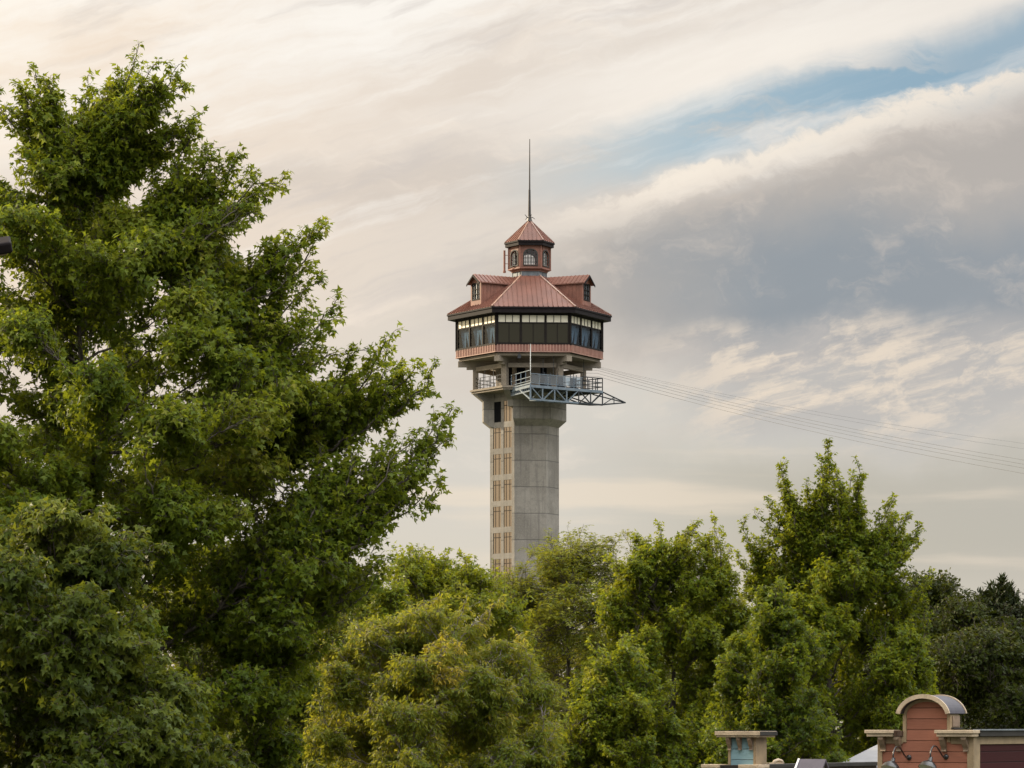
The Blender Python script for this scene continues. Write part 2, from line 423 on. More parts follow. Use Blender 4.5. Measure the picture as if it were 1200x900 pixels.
def tree(name, label, px, D, prof, leafmat, barkmat, seed, tips=(), n_limbs=60, cat='tree', leaf='maple', size=0.10,
         shoots=20, twigs=7, lpt=10, shoot_len=1.1, twig_len=0.4, rise=0.35, droop=0.12, leaf_droop=0.5, upness=0.35,
         trunk_top=None, trunk_r=0.22, depth=1.0, tint0=0.42, compound=False, group=None, lean=0.0, lowstart=0.12, lump=0.6, per=8, flat=0.8, spire_n=5, spire_s=0.8, lateral=0.0, spire_w=0.55, dome=1.0, tipgain=0.25):
    """prof: list of (row, half width) in photo pixels, top first.  tips: extra (col, row[, extra depth m])"""
    rng = np.random.default_rng(seed)
    k = D / F
    bx = (px - 600) * k; bz = float(ground_z(bx, D)) - 0.05
    base = np.array([bx, D, bz])
    Zof = lambda py: E + (HZ - py) * k - bz
    rows = np.array([p[0] for p in prof], float); hw = np.array([p[1] for p in prof], float) * k
    zs = Zof(rows)                                    # falling
    radius = lambda z: np.interp(z, zs[::-1], hw[::-1])
    ztop = zs[0]; zlow = max(zs[-1], 0.6)
    # leaf masses: centres spread over the crown's surface and inside it
    M = max(12, int(n_limbs / per))
    zg = np.linspace(zlow, ztop, 200); wgt = radius(zg) + 0.10
    cdf = np.cumsum(wgt); cdf /= cdf[-1]
    u = (np.arange(M) + rng.random(M)) / M
    z = np.interp(u, cdf, zg); rng.shuffle(z)
    th = np.arange(M) * 2.39996 + rng.random(M) * 0.7
    wav = 1 + 0.14 * np.sin(3 * th + z * 1.1 + seed) + 0.08 * np.sin(5 * th - z * 1.7 + 2 * seed)
    R_l = lump * rng.uniform(0.65, 1.35, M)
    r = np.maximum(radius(z) - 0.6 * R_l, 0.05) * np.clip(wav, 0.72, 1.08) * np.where(rng.random(M) < 0.72, rng.uniform(0.88, 1.0, M), rng.uniform(0.35, 0.85, M))
    cen = np.stack([r * np.cos(th), r * np.sin(th) * depth, z - 0.3 * R_l], 1)
    oc = cen.copy(); oc[:, 2] = 0; oc = nrm(oc + 1e-6)
    li = np.repeat(np.arange(M), per)
    ld = nrm(rng.normal(size=(len(li), 3)) + np.array([0, 0, 0.75]) + oc[li] * 0.35)
    off = ld * (R_l[li] * rng.uniform(0.55, 1.0, len(li)))[:, None]; off[:, 2] *= flat
    ltip = cen[li] + off
    ex = []
    for t in tips:
        dd = t[2] if len(t) > 2 else rng.uniform(-0.8, 0.8)
        ex.append(P(t[0], t[1], D + dd) - base)
    ex = np.array(ex) if ex else np.zeros((0, 3))
    # every leading shoot carries a few lower companions, so it reads as a leafy spire
    if len(ex):
        zm = np.clip(ex[:, 2] - np.linalg.norm(ex[:, :2], axis=1) * 0.25, 0, ztop)
        cin = nrm(np.stack([0 * zm, 0 * zm, zm], 1) - ex)
        lat = np.clip(np.linalg.norm(ex[:, :2], axis=1) / hw.max() - 0.35, 0, 1) * lateral
        comp = [ex]
        for q in range(spire_n):
            back = rng.uniform(0.3, 1.9, len(ex))[:, None] * spire_s * (1 + 1.3 * lat[:, None])
            dw = (upness * (1 - lat))[:, None]
            dirn = nrm(cin * (1 - dw) + np.array([0, 0, -1.0]) * dw)
            jit = nrm(rng.normal(size=ex.shape)) * (0.10 + 0.17 * back); jit[:, 2] *= 0.6
            comp.append(ex + dirn * back + jit)
        ex = np.concatenate(comp)
    rng.shuffle(ex); o_ = rng.permutation(len(ltip)); ltip = ltip[o_]; li = li[o_]
    tip = np.vstack([cen, ex, ltip])
    # middle of the leaf mass each limb belongs to, and that mass's tone
    mid_of = np.vstack([cen, ex - np.array([0, 0, 0.5]), cen[li]])
    ltone = rng.normal(size=M) * 0.10
    tone_of = np.concatenate([ltone, rng.normal(size=len(ex)) * 0.08, ltone[li]])
    lsunlit_yellow = np.clip(rng.normal(size=M) * 0.7 + 0.2, 0, 1.2)
    sunlit_yellow_of = np.concatenate([lsunlit_yellow, np.full(len(ex), 0.7), lsunlit_yellow[li]])
    NW = (M // 2, M + len(ex))
    N1 = len(tip)
    tt = trunk_top if trunk_top is not None else 0.8
    H = ztop * tt
    sway = lambda zz: np.stack([lean * zz + 0.12 * np.sin(zz * 0.5 + seed), 0.12 * np.cos(zz * 0.43 + seed) - .12 * cos(seed), zz], -1)
    # trunk
    zt = np.linspace(0, H * 1.02, 14); TP = sway(zt)[None]
    TR = (trunk_r * (1 - 0.85 * zt / zt[-1]) + 0.16 * trunk_r * np.exp(-zt * 2.2))[None]
    wood = [tubes(TP, TR, 9)]
    # scaffold limbs leave the trunk; finer limbs leave the nearest older wood below them
    K1 = 12
    waves = [NW[0], NW[1], N1]
    L1 = np.zeros((N1, K1, 3)); zc_ = np.linspace(ztop * lowstart, H, 40)
    cand = sway(zc_); candT = np.tile([0, 0, 1.0], (len(cand), 1)); lo = 0
    for wv_i, hi in enumerate(waves):
        hi = min(hi, N1)
        tp = tip[lo:hi]
        if len(tp) == 0: continue
        dd = tp[:, None] - cand[None]
        dist = np.linalg.norm(dd, axis=2); hor = np.linalg.norm(dd[:, :, :2], axis=2)
        cost = dist + 2.0 * np.maximum(0, hor * (0.25 + rise * 0.6) - dd[:, :, 2]) + 1.2 * np.maximum(0, 0.35 - (dd * candT[None]).sum(2) / np.maximum(dist, .01)) + 3.0 * np.maximum(0, 0.9 - dist)
        if wv_i == 0: cost += 0.25 * ztop * np.maximum(0, cand[None, :, 2] / ztop - 0.75)
        ci = np.argmin(cost + rng.random(cost.shape) * 0.25, axis=1)
        st = cand[ci]; dv = tp - st; ln = np.linalg.norm(dv, axis=1)
        ctl = st + dv * 0.5
        ctl += candT[ci] * (ln * (0.22 if wv_i else 0.05))[:, None]
        ctl[:, :2] += dv[:, :2] * (upness * 0.30)
        ctl[:, 2] -= np.linalg.norm(dv[:, :2], axis=1) * upness * 0.22
        B = bez(st, ctl, tp, K1)
        sg = np.linspace(0, 1, K1)[None, :, None]
        wob = rng.normal(size=(len(tp), K1, 3)).cumsum(1); wob -= wob[:, :1] * (1 - sg) + wob[:, -1:] * sg
        B = B + wob * (0.022 * ln)[:, None, None]
        L1[lo:hi] = B
        r0 = np.clip(0.0065 * ln ** 1.15 + 0.006, 0.009, trunk_r * (0.45 if wv_i == 0 else 0.2))
        if wv_i == 0: r0 = np.clip(r0 * 1.15, 0.014, trunk_r * .5)
        wood.append(tubes(B, r0[:, None] * np.linspace(1, 0.2, K1)[None] ** 1.1, 5))
        q = B[:, 2:10].reshape(-1, 3); qt = nrm((B[:, 3:11] - B[:, 1:9]).reshape(-1, 3))
        cand = np.vstack([cand, q]); candT = np.vstack([candT, qt]); lo = hi
    len1 = np.linalg.norm(np.diff(L1, axis=1), axis=2).sum(1)
    # leading shoots stay slender
    slim = np.ones(N1); e0_ = len(cen); slim[e0_:e0_ + len(ex)] = spire_w
    # shoots on every limb
    m2 = np.maximum((shoots * np.minimum(len1, 4.5) * rng.uniform(0.8, 1.2, N1)).astype(int), 6)
    ip = np.repeat(np.arange(N1), m2); jj = np.concatenate([np.arange(n) for n in m2])
    t_lo = np.clip(1 - 4.5 / len1, 0.10, 0.6)[ip]
    t2 = t_lo + (1 - t_lo) * ((jj + rng.random(len(jj))) / m2[ip])
    p2, T2 = sample(L1, ip, t2)
    X, Y = basis(T2, rng); phi = jj * 2.4 + rng.random(len(jj))
    out = np.cos(phi)[:, None] * X + np.sin(phi)[:, None] * Y
    ang = rng.uniform(0.55, 0.95, len(jj))[:, None]
    d2 = nrm(T2 * np.cos(ang) + out * np.sin(ang) + np.array([0, 0, rise * 0.6]))
    l2 = shoot_len * (0.16 + 1.0 * (1 - t2) ** 0.8) * rng.uniform(0.6, 1.25, len(jj)) * slim[ip]
    K2 = 5; s = np.linspace(0, 1, K2)
    L2 = p2[:, None] + d2[:, None] * (s[None, :, None] * l2[:, None, None])
    L2[:, :, 2] += (rise * 0.5 - droop) * (s ** 2)[None] * l2[:, None]
    wood.append(tubes(L2, (np.clip(0.010 * l2, 0.005, 0.02))[:, None] * np.linspace(1, 0.3, K2)[None], 4))
    # the limb's own last stretch bears leaves too
    # twigs
    m3 = np.maximum((twigs * l2 / shoot_len * rng.uniform(0.8, 1.3, len(l2)) + 1.5).astype(int), 2)
    ip3 = np.repeat(np.arange(len(l2)), m3); j3 = np.concatenate([np.arange(n) for n in m3])
    t3 = 0.15 + 0.85 * ((j3 + rng.random(len(j3))) / m3[ip3])
    p3, T3 = sample(L2, ip3, t3)
    X, Y = basis(T3, rng); phi = j3 * 2.4 + rng.random(len(j3))
    a3 = rng.uniform(0.4, 1.0, len(j3))[:, None]
    d3 = nrm(T3 * np.cos(a3) + (np.cos(phi)[:, None] * X + np.sin(phi)[:, None] * Y) * np.sin(a3) + np.array([0, 0, rise * 0.35]))
    l3 = twig_len * rng.uniform(0.5, 1.25, len(j3)) * (1.15 - 0.6 * t3) * (0.5 + 0.5 * np.clip(1.2 - t2[ip3], 0, 1))
    K3 = 3; s3 = np.linspace(0, 1, K3)
    L3 = p3[:, None] + d3[:, None] * (s3[None, :, None] * l3[:, None, None])
    L3[:, :, 2] -= droop * 1.2 * (s3 ** 2)[None] * l3[:, None]
    wood.append(tubes(L3, np.full((len(l3), K3), 0.0035) * np.array([1.2, 1, .6])[None], 3))
    # leaves
    tone2 = tone_of[ip] + rng.normal(size=len(l2)) * 0.06
    # ends and high tips yellower: leaf tint, plus sunlit tops put into the colour
    sunlit_yellow = sunlit_yellow_of[ip] * np.clip((t2 - 0.15) / 0.6, 0, 1) * np.clip(0.25 + 0.9 * (tip[ip, 2] - zlow) / (ztop - zlow), 0, 1)
    m4 = np.maximum((lpt * l3 / twig_len * rng.uniform(0.7, 1.3, len(l3))).astype(int), 3)
    ip4 = np.repeat(np.arange(len(l3)), m4); j4 = np.concatenate([np.arange(n) for n in m4])
    t4 = 0.08 + 0.92 * ((j4 + 0.6) / m4[ip4])
    p4, T4 = sample(L3, ip4, t4)
    X, Y = basis(T4, rng); n4 = len(j4); phi = j4 * (pi * 0.5 if not compound else pi) + rng.random(n4) * 0.9
    if compound:   # leaflets lie in the rachis plane, level and paired
        sidev = nrm(np.cross(T4, np.array([0, 0, 1.0])) + 1e-6)
        a4 = nrm(sidev * np.where(j4 % 2 == 0, 1, -1)[:, None] + T4 * 0.55 + rng.normal(size=(n4, 3)) * 0.18 + np.array([0, 0, -leaf_droop]))
        nn = nrm(np.array([0, 0, 1.0]) + rng.normal(size=(n4, 3)) * 0.35)
    else:
        a4 = nrm((np.cos(phi)[:, None] * X + np.sin(phi)[:, None] * Y) * 0.9 + T4 * 0.55 + rng.normal(size=(n4, 3)) * 0.3 + np.array([0, 0, -leaf_droop]))
        outw = nrm(p4 - mid_of[ip[ip3[ip4]]] + 1e-4)
        nn = nrm(np.array([0, 0, 0.55]) + outw * 0.85 + (rng.normal(size=(len(l3), 3)) * 0.40)[ip4] + rng.normal(size=(n4, 3)) * 0.33)
    nn = nrm(nn - a4 * (nn * a4).sum(1, keepdims=True)); b4 = np.cross(nn, a4)
    sz = size * rng.uniform(0.6, 1.2, n4)
    p4 = p4 + a4 * (0.25 * sz)[:, None]
    tv, tf = LEAF[leaf]
    Vv = p4[:, None] + sz[:, None, None] * (tv[None, :, 0:1] * a4[:, None] + tv[None, :, 1:2] * b4[:, None] + tv[None, :, 2:3] * nn[:, None])
    Ff = (np.arange(n4) * len(tv))[:, None, None] + tf[None]
    tint = np.clip(tint0 + tone2[ip3[ip4]] + rng.normal(size=n4) * 0.10 + tipgain * sunlit_yellow[ip3[ip4]], 0.02, 0.98)
    root = empty(name, base, label, cat, group)
    wv = []; wf = []; o = 0
    for v, f in wood: wv.append(v); wf.append(f + o); o += len(v)
    np_mesh('trunk', np.concatenate(wv), np.concatenate(wf), barkmat, root, smooth=True)
    np_mesh('crown', Vv.reshape(-1, 3), Ff.reshape(-1, 3), leafmat, root, attr=np.repeat(tint, len(tv)))
    print('TREE', label[:40], 'limbs', N1, 'shoots', len(l2), 'leaves', n4)
    global LEAVES; LEAVES += n4
    return root

BARK = bark_material('bark_grey', (0.035, 0.028, 0.022), (0.13, 0.11, 0.09))
BARKP = bark_material('bark_pale', (0.10, 0.085, 0.07), (0.26, 0.23, 0.20))
L_MAPLE = leaf_material('maple_leaves', [(.032, .058, .007), (.084, .128, .012), (.150, .188, .018), (.26, .24, .03)], transl=0.5, spec=0.14)
L_MIDGREEN = leaf_material('green_leaves', [(.024, .040, .006), (.064, .092, .012), (.130, .155, .022), (.20, .20, .035)], spec=0.12)
L_YELLOW = leaf_material('yellowing_leaves', [(.052, .090, .014), (.130, .178, .022), (.225, .235, .030), (.46, .34, .04)], rough=0.42, transl=0.48, spec=0.15)
L_GUM = leaf_material('sweetgum_leaves', [(.034, .062, .006), (.096, .142, .011), (.185, .215, .016), (.33, .29, .03)], transl=0.48, spec=0.15)
L_OLIVE = leaf_material('olive_leaves', [(.045, .070, .009), (.105, .140, .014), (.175, .190, .020), (.30, .25, .035)])
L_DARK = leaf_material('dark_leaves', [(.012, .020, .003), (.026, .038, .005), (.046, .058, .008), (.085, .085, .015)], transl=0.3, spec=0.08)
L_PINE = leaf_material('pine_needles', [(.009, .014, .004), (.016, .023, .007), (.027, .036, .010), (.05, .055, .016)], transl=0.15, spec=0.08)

if TREES:
    # the big maple on the left
    tipsA = [(163, 52), (190, 72), (210, 75), (217, 100), (103, 88), (128, 102), (37, 80), (20, 96), (54, 100), (-15, 95), (238, 133), (232, 150), (197, 175), (250, 170),
             (277, 178), (290, 205), (335, 207), (333, 225), (383, 263), (370, 268), (345, 290), (318, 305), (378, 320), (396, 372), (400, 345), (461, 389), (452, 400), (512, 422), (495, 430), (470, 425),
             (530, 478), (505, 457), (480, 470), (530, 516), (512, 530), (490, 505), (517, 564), (480, 560), (455, 540), (440, 640), (433, 598), (420, 620), (450, 655), (445, 660, -0.5),
             (175, 110), (80, 150), (300, 250), (250, 230), (400, 690), (390, 750), (-10, 330), (10, 300), (30, 360), (0, 400), (50, 420), (20, 250), (60, 300), (-20, 200), (20, 180), (-30, 260), (15, 450), (420, 530), (395, 470), (300, 640), (270, 660), (330, 620), (250, 620), (345, 690), (310, 700), (370, 650), (130, 480), (110, 520)]
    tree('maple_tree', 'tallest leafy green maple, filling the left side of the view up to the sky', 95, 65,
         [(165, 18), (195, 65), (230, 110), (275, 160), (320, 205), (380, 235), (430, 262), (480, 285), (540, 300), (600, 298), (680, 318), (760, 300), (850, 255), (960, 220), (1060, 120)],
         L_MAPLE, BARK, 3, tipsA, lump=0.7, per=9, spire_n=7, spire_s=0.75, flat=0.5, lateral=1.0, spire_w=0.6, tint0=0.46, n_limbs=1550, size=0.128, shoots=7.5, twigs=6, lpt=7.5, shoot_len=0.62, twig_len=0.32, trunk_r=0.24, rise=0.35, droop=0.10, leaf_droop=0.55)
    tree('maple_tree', 'lower maple with pale drooping leaves in the bottom left corner before the tallest maple', 30, 57,
         [(588, 60), (615, 130), (680, 165), (760, 175), (830, 220), (900, 250), (1010, 170)],
         L_MIDGREEN, BARK, 8, [(165, 620), (190, 640), (120, 592), (60, 590), (185, 770), (150, 780), (170, 710), (255, 880), (215, 830), (30, 800), (10, 850), (40, 880), (0, 760), (20, 720), (60, 830), (-10, 890)], lump=0.62, flat=0.38, n_limbs=520, size=0.13, shoots=7, twigs=6, lpt=11,
         shoot_len=0.7, twig_len=0.34, rise=0.2, droop=0.25, leaf_droop=0.9, tint0=0.34, trunk_r=0.14)  # lowered leaf tint puts the shade on this tree into its colour
    # the rounded yellowing tree at the bottom centre
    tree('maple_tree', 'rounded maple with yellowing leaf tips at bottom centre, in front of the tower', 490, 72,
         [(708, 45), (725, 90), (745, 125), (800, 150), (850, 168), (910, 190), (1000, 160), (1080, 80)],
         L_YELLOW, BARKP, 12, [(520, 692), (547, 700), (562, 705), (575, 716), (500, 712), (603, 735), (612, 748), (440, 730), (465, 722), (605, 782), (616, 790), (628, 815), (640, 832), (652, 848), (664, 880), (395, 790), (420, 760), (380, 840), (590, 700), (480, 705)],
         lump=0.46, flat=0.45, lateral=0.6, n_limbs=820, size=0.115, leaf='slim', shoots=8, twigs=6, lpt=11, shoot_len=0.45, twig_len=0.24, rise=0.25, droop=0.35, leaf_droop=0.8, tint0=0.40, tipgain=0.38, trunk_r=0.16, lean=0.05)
    tree('poplar_tree', 'bright green tree with a flat leafy top between the tallest maple and the tower shaft', 500, 98,
         [(668, 50), (685, 85), (710, 105), (760, 115), (850, 115), (930, 60)],
         L_GUM, BARK, 17, [(483, 646), (500, 648), (525, 648), (538, 650), (545, 655), (553, 668), (568, 680), (466, 656), (455, 668), (440, 672)], lump=0.6, n_limbs=420, size=0.12, shoots=6.5, twigs=6, lpt=10,
         shoot_len=0.9, twig_len=0.36, rise=0.5, droop=0.05, leaf_droop=0.35, tint0=0.52, trunk_r=0.2)
    # feathery walnut at the foot of the tower
    tree('walnut_tree', 'feathery olive walnut tree with a see-through top, hiding the foot of the tower shaft', 662, 108,
         [(645, 55), (662, 80), (690, 98), (740, 105), (830, 105), (930, 70)],
         L_OLIVE, BARK, 23, [(625, 648), (640, 645), (655, 650), (668, 640), (680, 638), (695, 640), (705, 645), (600, 672), (585, 680), (578, 690), (715, 630), (730, 624), (720, 640), (650, 660)], lump=0.8, per=6, n_limbs=240, size=0.15, leaf='slim',
         shoots=5.5, twigs=6, lpt=15, shoot_len=1.2, twig_len=0.6, rise=0.45, droop=0.25, leaf_droop=0.25, tint0=0.45, compound=True, trunk_r=0.2)
    # sweetgums right of the tower
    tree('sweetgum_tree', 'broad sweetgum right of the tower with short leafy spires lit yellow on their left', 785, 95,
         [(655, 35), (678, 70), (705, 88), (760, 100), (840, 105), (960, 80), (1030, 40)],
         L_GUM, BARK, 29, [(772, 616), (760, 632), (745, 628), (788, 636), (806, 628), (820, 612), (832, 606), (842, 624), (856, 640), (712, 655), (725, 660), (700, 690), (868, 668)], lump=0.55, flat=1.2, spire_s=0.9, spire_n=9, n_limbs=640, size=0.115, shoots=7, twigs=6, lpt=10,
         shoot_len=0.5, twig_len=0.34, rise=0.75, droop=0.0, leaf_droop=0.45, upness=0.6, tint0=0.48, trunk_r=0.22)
    tree('sweetgum_tree', 'low bushy sweetgum with a spiky top left of the blue parapet block', 728, 80,
         [(775, 25), (800, 50), (835, 75), (880, 95), (960, 95), (1040, 40)],
         L_GUM, BARK, 31, [(690, 752), (705, 765), (728, 748), (752, 762), (768, 790), (675, 800), (668, 830), (790, 800)], lump=0.45, flat=1.1, spire_s=0.6, spire_n=8, n_limbs=480, size=0.1, shoots=7, twigs=6, lpt=10,
         shoot_len=0.42, twig_len=0.28, rise=0.6, droop=0.02, leaf_droop=0.5, upness=0.5, tint0=0.42, trunk_r=0.12)
    tipsH = [(970, 519), (974, 534), (1003, 539), (1000, 552), (920, 543), (915, 558), (898, 582), (875, 608), (884, 600), (945, 566), (1050, 582), (1046, 592), (1078, 617), (1066, 606), (1030, 622), (985, 590), (1092, 672), (862, 650)]
    tree('sweetgum_tree', 'tallest sweetgum on the right, its pointed spires rising above the tree line', 970, 90,
         [(632, 25), (652, 60), (680, 88), (715, 105), (755, 122), (800, 135), (880, 135), (980, 90), (1060, 40)],
         L_GUM, BARK, 37, tipsH, lump=0.55, flat=1.2, spire_s=1.25, spire_n=15, spire_w=0.5, n_limbs=800, size=0.112, shoots=7, twigs=6, lpt=11, shoot_len=0.5, twig_len=0.32, rise=0.85, droop=0.0, leaf_droop=0.45, upness=0.65, tint0=0.36, trunk_r=0.24, tipgain=0.2)
    tree('sweetgum_tree', 'small green sweetgum with a soft pointed top in front of the tallest sweetgum', 905, 82,
         [(695, 14), (725, 38), (790, 70), (860, 90), (960, 90), (1030, 40)],
         L_MAPLE, BARK, 41, [(902, 698), (893, 712), (912, 715), (935, 730), (880, 740)], lump=0.45, flat=1.1, spire_s=0.5, spire_n=8, n_limbs=420, size=0.1, shoots=7, twigs=6, lpt=10, shoot_len=0.42, twig_len=0.3, rise=0.6,
         leaf_droop=0.5, upness=0.5, tint0=0.2, trunk_r=0.14)
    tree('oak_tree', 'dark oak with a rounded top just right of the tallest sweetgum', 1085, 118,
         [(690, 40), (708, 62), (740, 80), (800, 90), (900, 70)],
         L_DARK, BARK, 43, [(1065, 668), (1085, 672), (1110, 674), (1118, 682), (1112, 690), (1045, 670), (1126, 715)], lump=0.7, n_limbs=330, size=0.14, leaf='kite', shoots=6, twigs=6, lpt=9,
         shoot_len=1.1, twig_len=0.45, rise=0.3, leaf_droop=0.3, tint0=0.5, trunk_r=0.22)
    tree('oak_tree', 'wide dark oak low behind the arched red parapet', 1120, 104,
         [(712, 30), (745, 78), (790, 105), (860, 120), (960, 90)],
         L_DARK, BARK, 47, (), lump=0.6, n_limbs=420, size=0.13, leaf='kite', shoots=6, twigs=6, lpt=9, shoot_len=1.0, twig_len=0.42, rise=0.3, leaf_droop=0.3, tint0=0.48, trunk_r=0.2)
    tree('pine_tree', 'dark pine with upright needle tufts on the far right skyline', 1172, 126,
         [(706, 10), (722, 28), (752, 48), (820, 75), (900, 80)],
         L_PINE, BARK, 53, [(1173, 683), (1163, 690), (1184, 692), (1150, 700), (1145, 712), (1158, 706), (1190, 706)], lump=0.5, n_limbs=170, size=0.26, leaf='slim', shoots=6, twigs=5, lpt=16,
         shoot_len=0.9, twig_len=0.3, rise=0.8, droop=0.0, leaf_droop=-0.5, upness=0.9, tint0=0.4, trunk_r=0.2)
    tree('cedar_tree', 'dark evergreen cut off by the right edge of the view, below the pine', 1205, 112,
         [(715, 14), (735, 45), (780, 75), (850, 90), (930, 80)],
         L_PINE, BARK, 59, [(1200, 695), (1215, 690)], lump=0.6, n_limbs=230, size=0.14, leaf='kite', shoots=6, twigs=6, lpt=10, shoot_len=0.9, twig_len=0.4, rise=0.4, leaf_droop=0.2, tint0=0.45, trunk_r=0.2)
    # undergrowth behind the shops and below the crowns
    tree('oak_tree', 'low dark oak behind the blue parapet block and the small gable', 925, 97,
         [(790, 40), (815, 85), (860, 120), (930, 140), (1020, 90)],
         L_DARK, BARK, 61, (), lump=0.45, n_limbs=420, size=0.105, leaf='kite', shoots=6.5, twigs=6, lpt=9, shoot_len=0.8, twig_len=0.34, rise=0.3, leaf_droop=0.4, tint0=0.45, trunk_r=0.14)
    tree('oak_tree', 'olive green oak in the shade between the yellowing maple and the low sweetgum', 622, 118,
         [(690, 40), (720, 70), (800, 95), (900, 95), (980, 60)],
         L_OLIVE, BARK, 67, (), lump=0.7, n_limbs=330, size=0.13, leaf='kite', shoots=6, twigs=6, lpt=9, shoot_len=1.2, twig_len=0.45, rise=0.3, leaf_droop=0.3, tint0=0.3, trunk_r=0.2)
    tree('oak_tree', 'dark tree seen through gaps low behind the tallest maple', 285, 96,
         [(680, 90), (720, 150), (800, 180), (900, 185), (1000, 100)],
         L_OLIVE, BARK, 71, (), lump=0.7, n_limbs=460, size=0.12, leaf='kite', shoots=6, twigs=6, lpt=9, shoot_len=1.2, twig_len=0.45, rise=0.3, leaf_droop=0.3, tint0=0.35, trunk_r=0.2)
    tree('oak_tree', 'shaded green oak seen through the gap below the broad sweetgum right of the tower', 800, 128,
         [(700, 30), (730, 70), (800, 95), (900, 95), (980, 60)],
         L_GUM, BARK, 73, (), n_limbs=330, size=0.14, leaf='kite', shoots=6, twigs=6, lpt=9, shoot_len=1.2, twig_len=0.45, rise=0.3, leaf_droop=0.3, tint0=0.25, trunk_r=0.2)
    tree('shrub', 'low leafy shrub between the tallest maple and the rounded yellowing maple', 352, 84,
         [(775, 25), (800, 55), (850, 75), (920, 80), (990, 50)],
         L_MIDGREEN, BARK, 79, (), cat='shrub', n_limbs=300, size=0.11, leaf='kite', lump=0.45, shoots=6, twigs=6, lpt=9, shoot_len=0.7, twig_len=0.35, rise=0.3, leaf_droop=0.3, tint0=0.25, trunk_r=0.1)
# ------------------------------------------------------------------ ground
def build_ground():
    ys = np.concatenate([np.linspace(-60, 320, 77), np.array([400, 550, 800, 1200, 2000, 3500, 6000])])
    xs = np.concatenate([-np.geomspace(5000, 160, 10), np.linspace(-140, 140, 57), np.geomspace(160, 5000, 10)])
    X, Y = np.meshgrid(xs, ys)
    Z = ground_z(X, Y) + np.where(Y > 90, 0.25 * np.sin(X * 0.11) * np.cos(Y * 0.07), 0)
    v = np.stack([X, Y, Z], -1).reshape(-1, 3)
    n = len(xs); i = np.arange((len(ys) - 1) * n).reshape(-1, n)[:, :-1].ravel()
    f = np.stack([i, i + 1, i + n + 1, i + n], 1)
    m, nt, b = material('ground_grass')
    ob, _ = coords(nt)
    a = nt.noise(ob, 0.15, 6, 0.6); c = nt.noise(ob, 3.0, 6, 0.7)
    col = nt.mix(nt.sstep(0.4, 0.65, a), (0.030, 0.048, 0.014, 1), (0.070, 0.062, 0.036, 1))
    col = nt.mix(nt.sstep(0.45, 0.7, c), col, (0.020, 0.026, 0.010, 1))
    nt.put(b.inputs['Base Color'], col); b.inputs['Roughness'].default_value = 0.95
    o = np_mesh('ground', v, f, m, None, smooth=True)
    tag(o, 'grassy ground falling away towards the tower', 'ground', kind='structure')
build_ground()

# ------------------------------------------------------------------ tower materials
def roof_material(name, col, scale):
    m = plain(name, col, rough=0.5, metal=0.0, var=0.14, scale=scale, spec=0.5, grime=0.12)
    return m
M_ROOF = roof_material('red_metal_roof', (0.165, 0.066, 0.044), 0.6)
M_CAP = plain('ridge_cap', (0.30, 0.185, 0.14), rough=0.5, var=0.15)
M_SKIRT = plain('copper_red_siding', (0.25, 0.108, 0.082), rough=0.6, var=0.15, scale=0.8)
M_RIB = plain('siding_rib', (0.36, 0.20, 0.155), rough=0.6, var=0.15, scale=0.8)
M_WALLR = plain('lantern_siding', (0.21, 0.088, 0.06), rough=0.6, var=0.2, scale=1.2, grime=0.3)
M_FASCIA = plain('dark_fascia', (0.012, 0.009, 0.010), rough=0.6, var=0.2, spec=0.12)
M_FRAME = plain('dark_frame', (0.014, 0.011, 0.010), rough=0.6, var=0.2, spec=0.12)
M_FRAMEG = plain('grey_green_frame', (0.05, 0.053, 0.05), rough=0.6, var=0.2, spec=0.2)
M_SPIRE = plain('spire_metal', (0.05, 0.045, 0.042), rough=0.5, metal=0.3, var=0.2)
M_STEEL = plain('galvanised_steel', (0.155, 0.195, 0.235), rough=0.45, metal=0.25, var=0.15, scale=1.5, grime=0.2)
M_STEELD = plain('dark_or_shaded_steel', (0.036, 0.040, 0.046), rough=0.6, metal=0.0, var=0.2, spec=0.2, scale=1.5)  # dark steel; on the deck's right half the colour carries backlit shade
M_LEAD = plain('lead_flashing', (0.16, 0.18, 0.20), rough=0.5, metal=0.3, var=0.2)
M_REFL = plain('pale_reflection', (0.28, 0.31, 0.34), rough=0.8, var=0.2, scale=1.5)  # colour of the strips that stand in for window reflections
M_DARKIN = plain('dark_interior', (0.010, 0.010, 0.011), rough=0.9, var=0.2, spec=0.05)
M_WHITE = plain('white_pole', (0.7, 0.7, 0.68), rough=0.4, var=0.05)

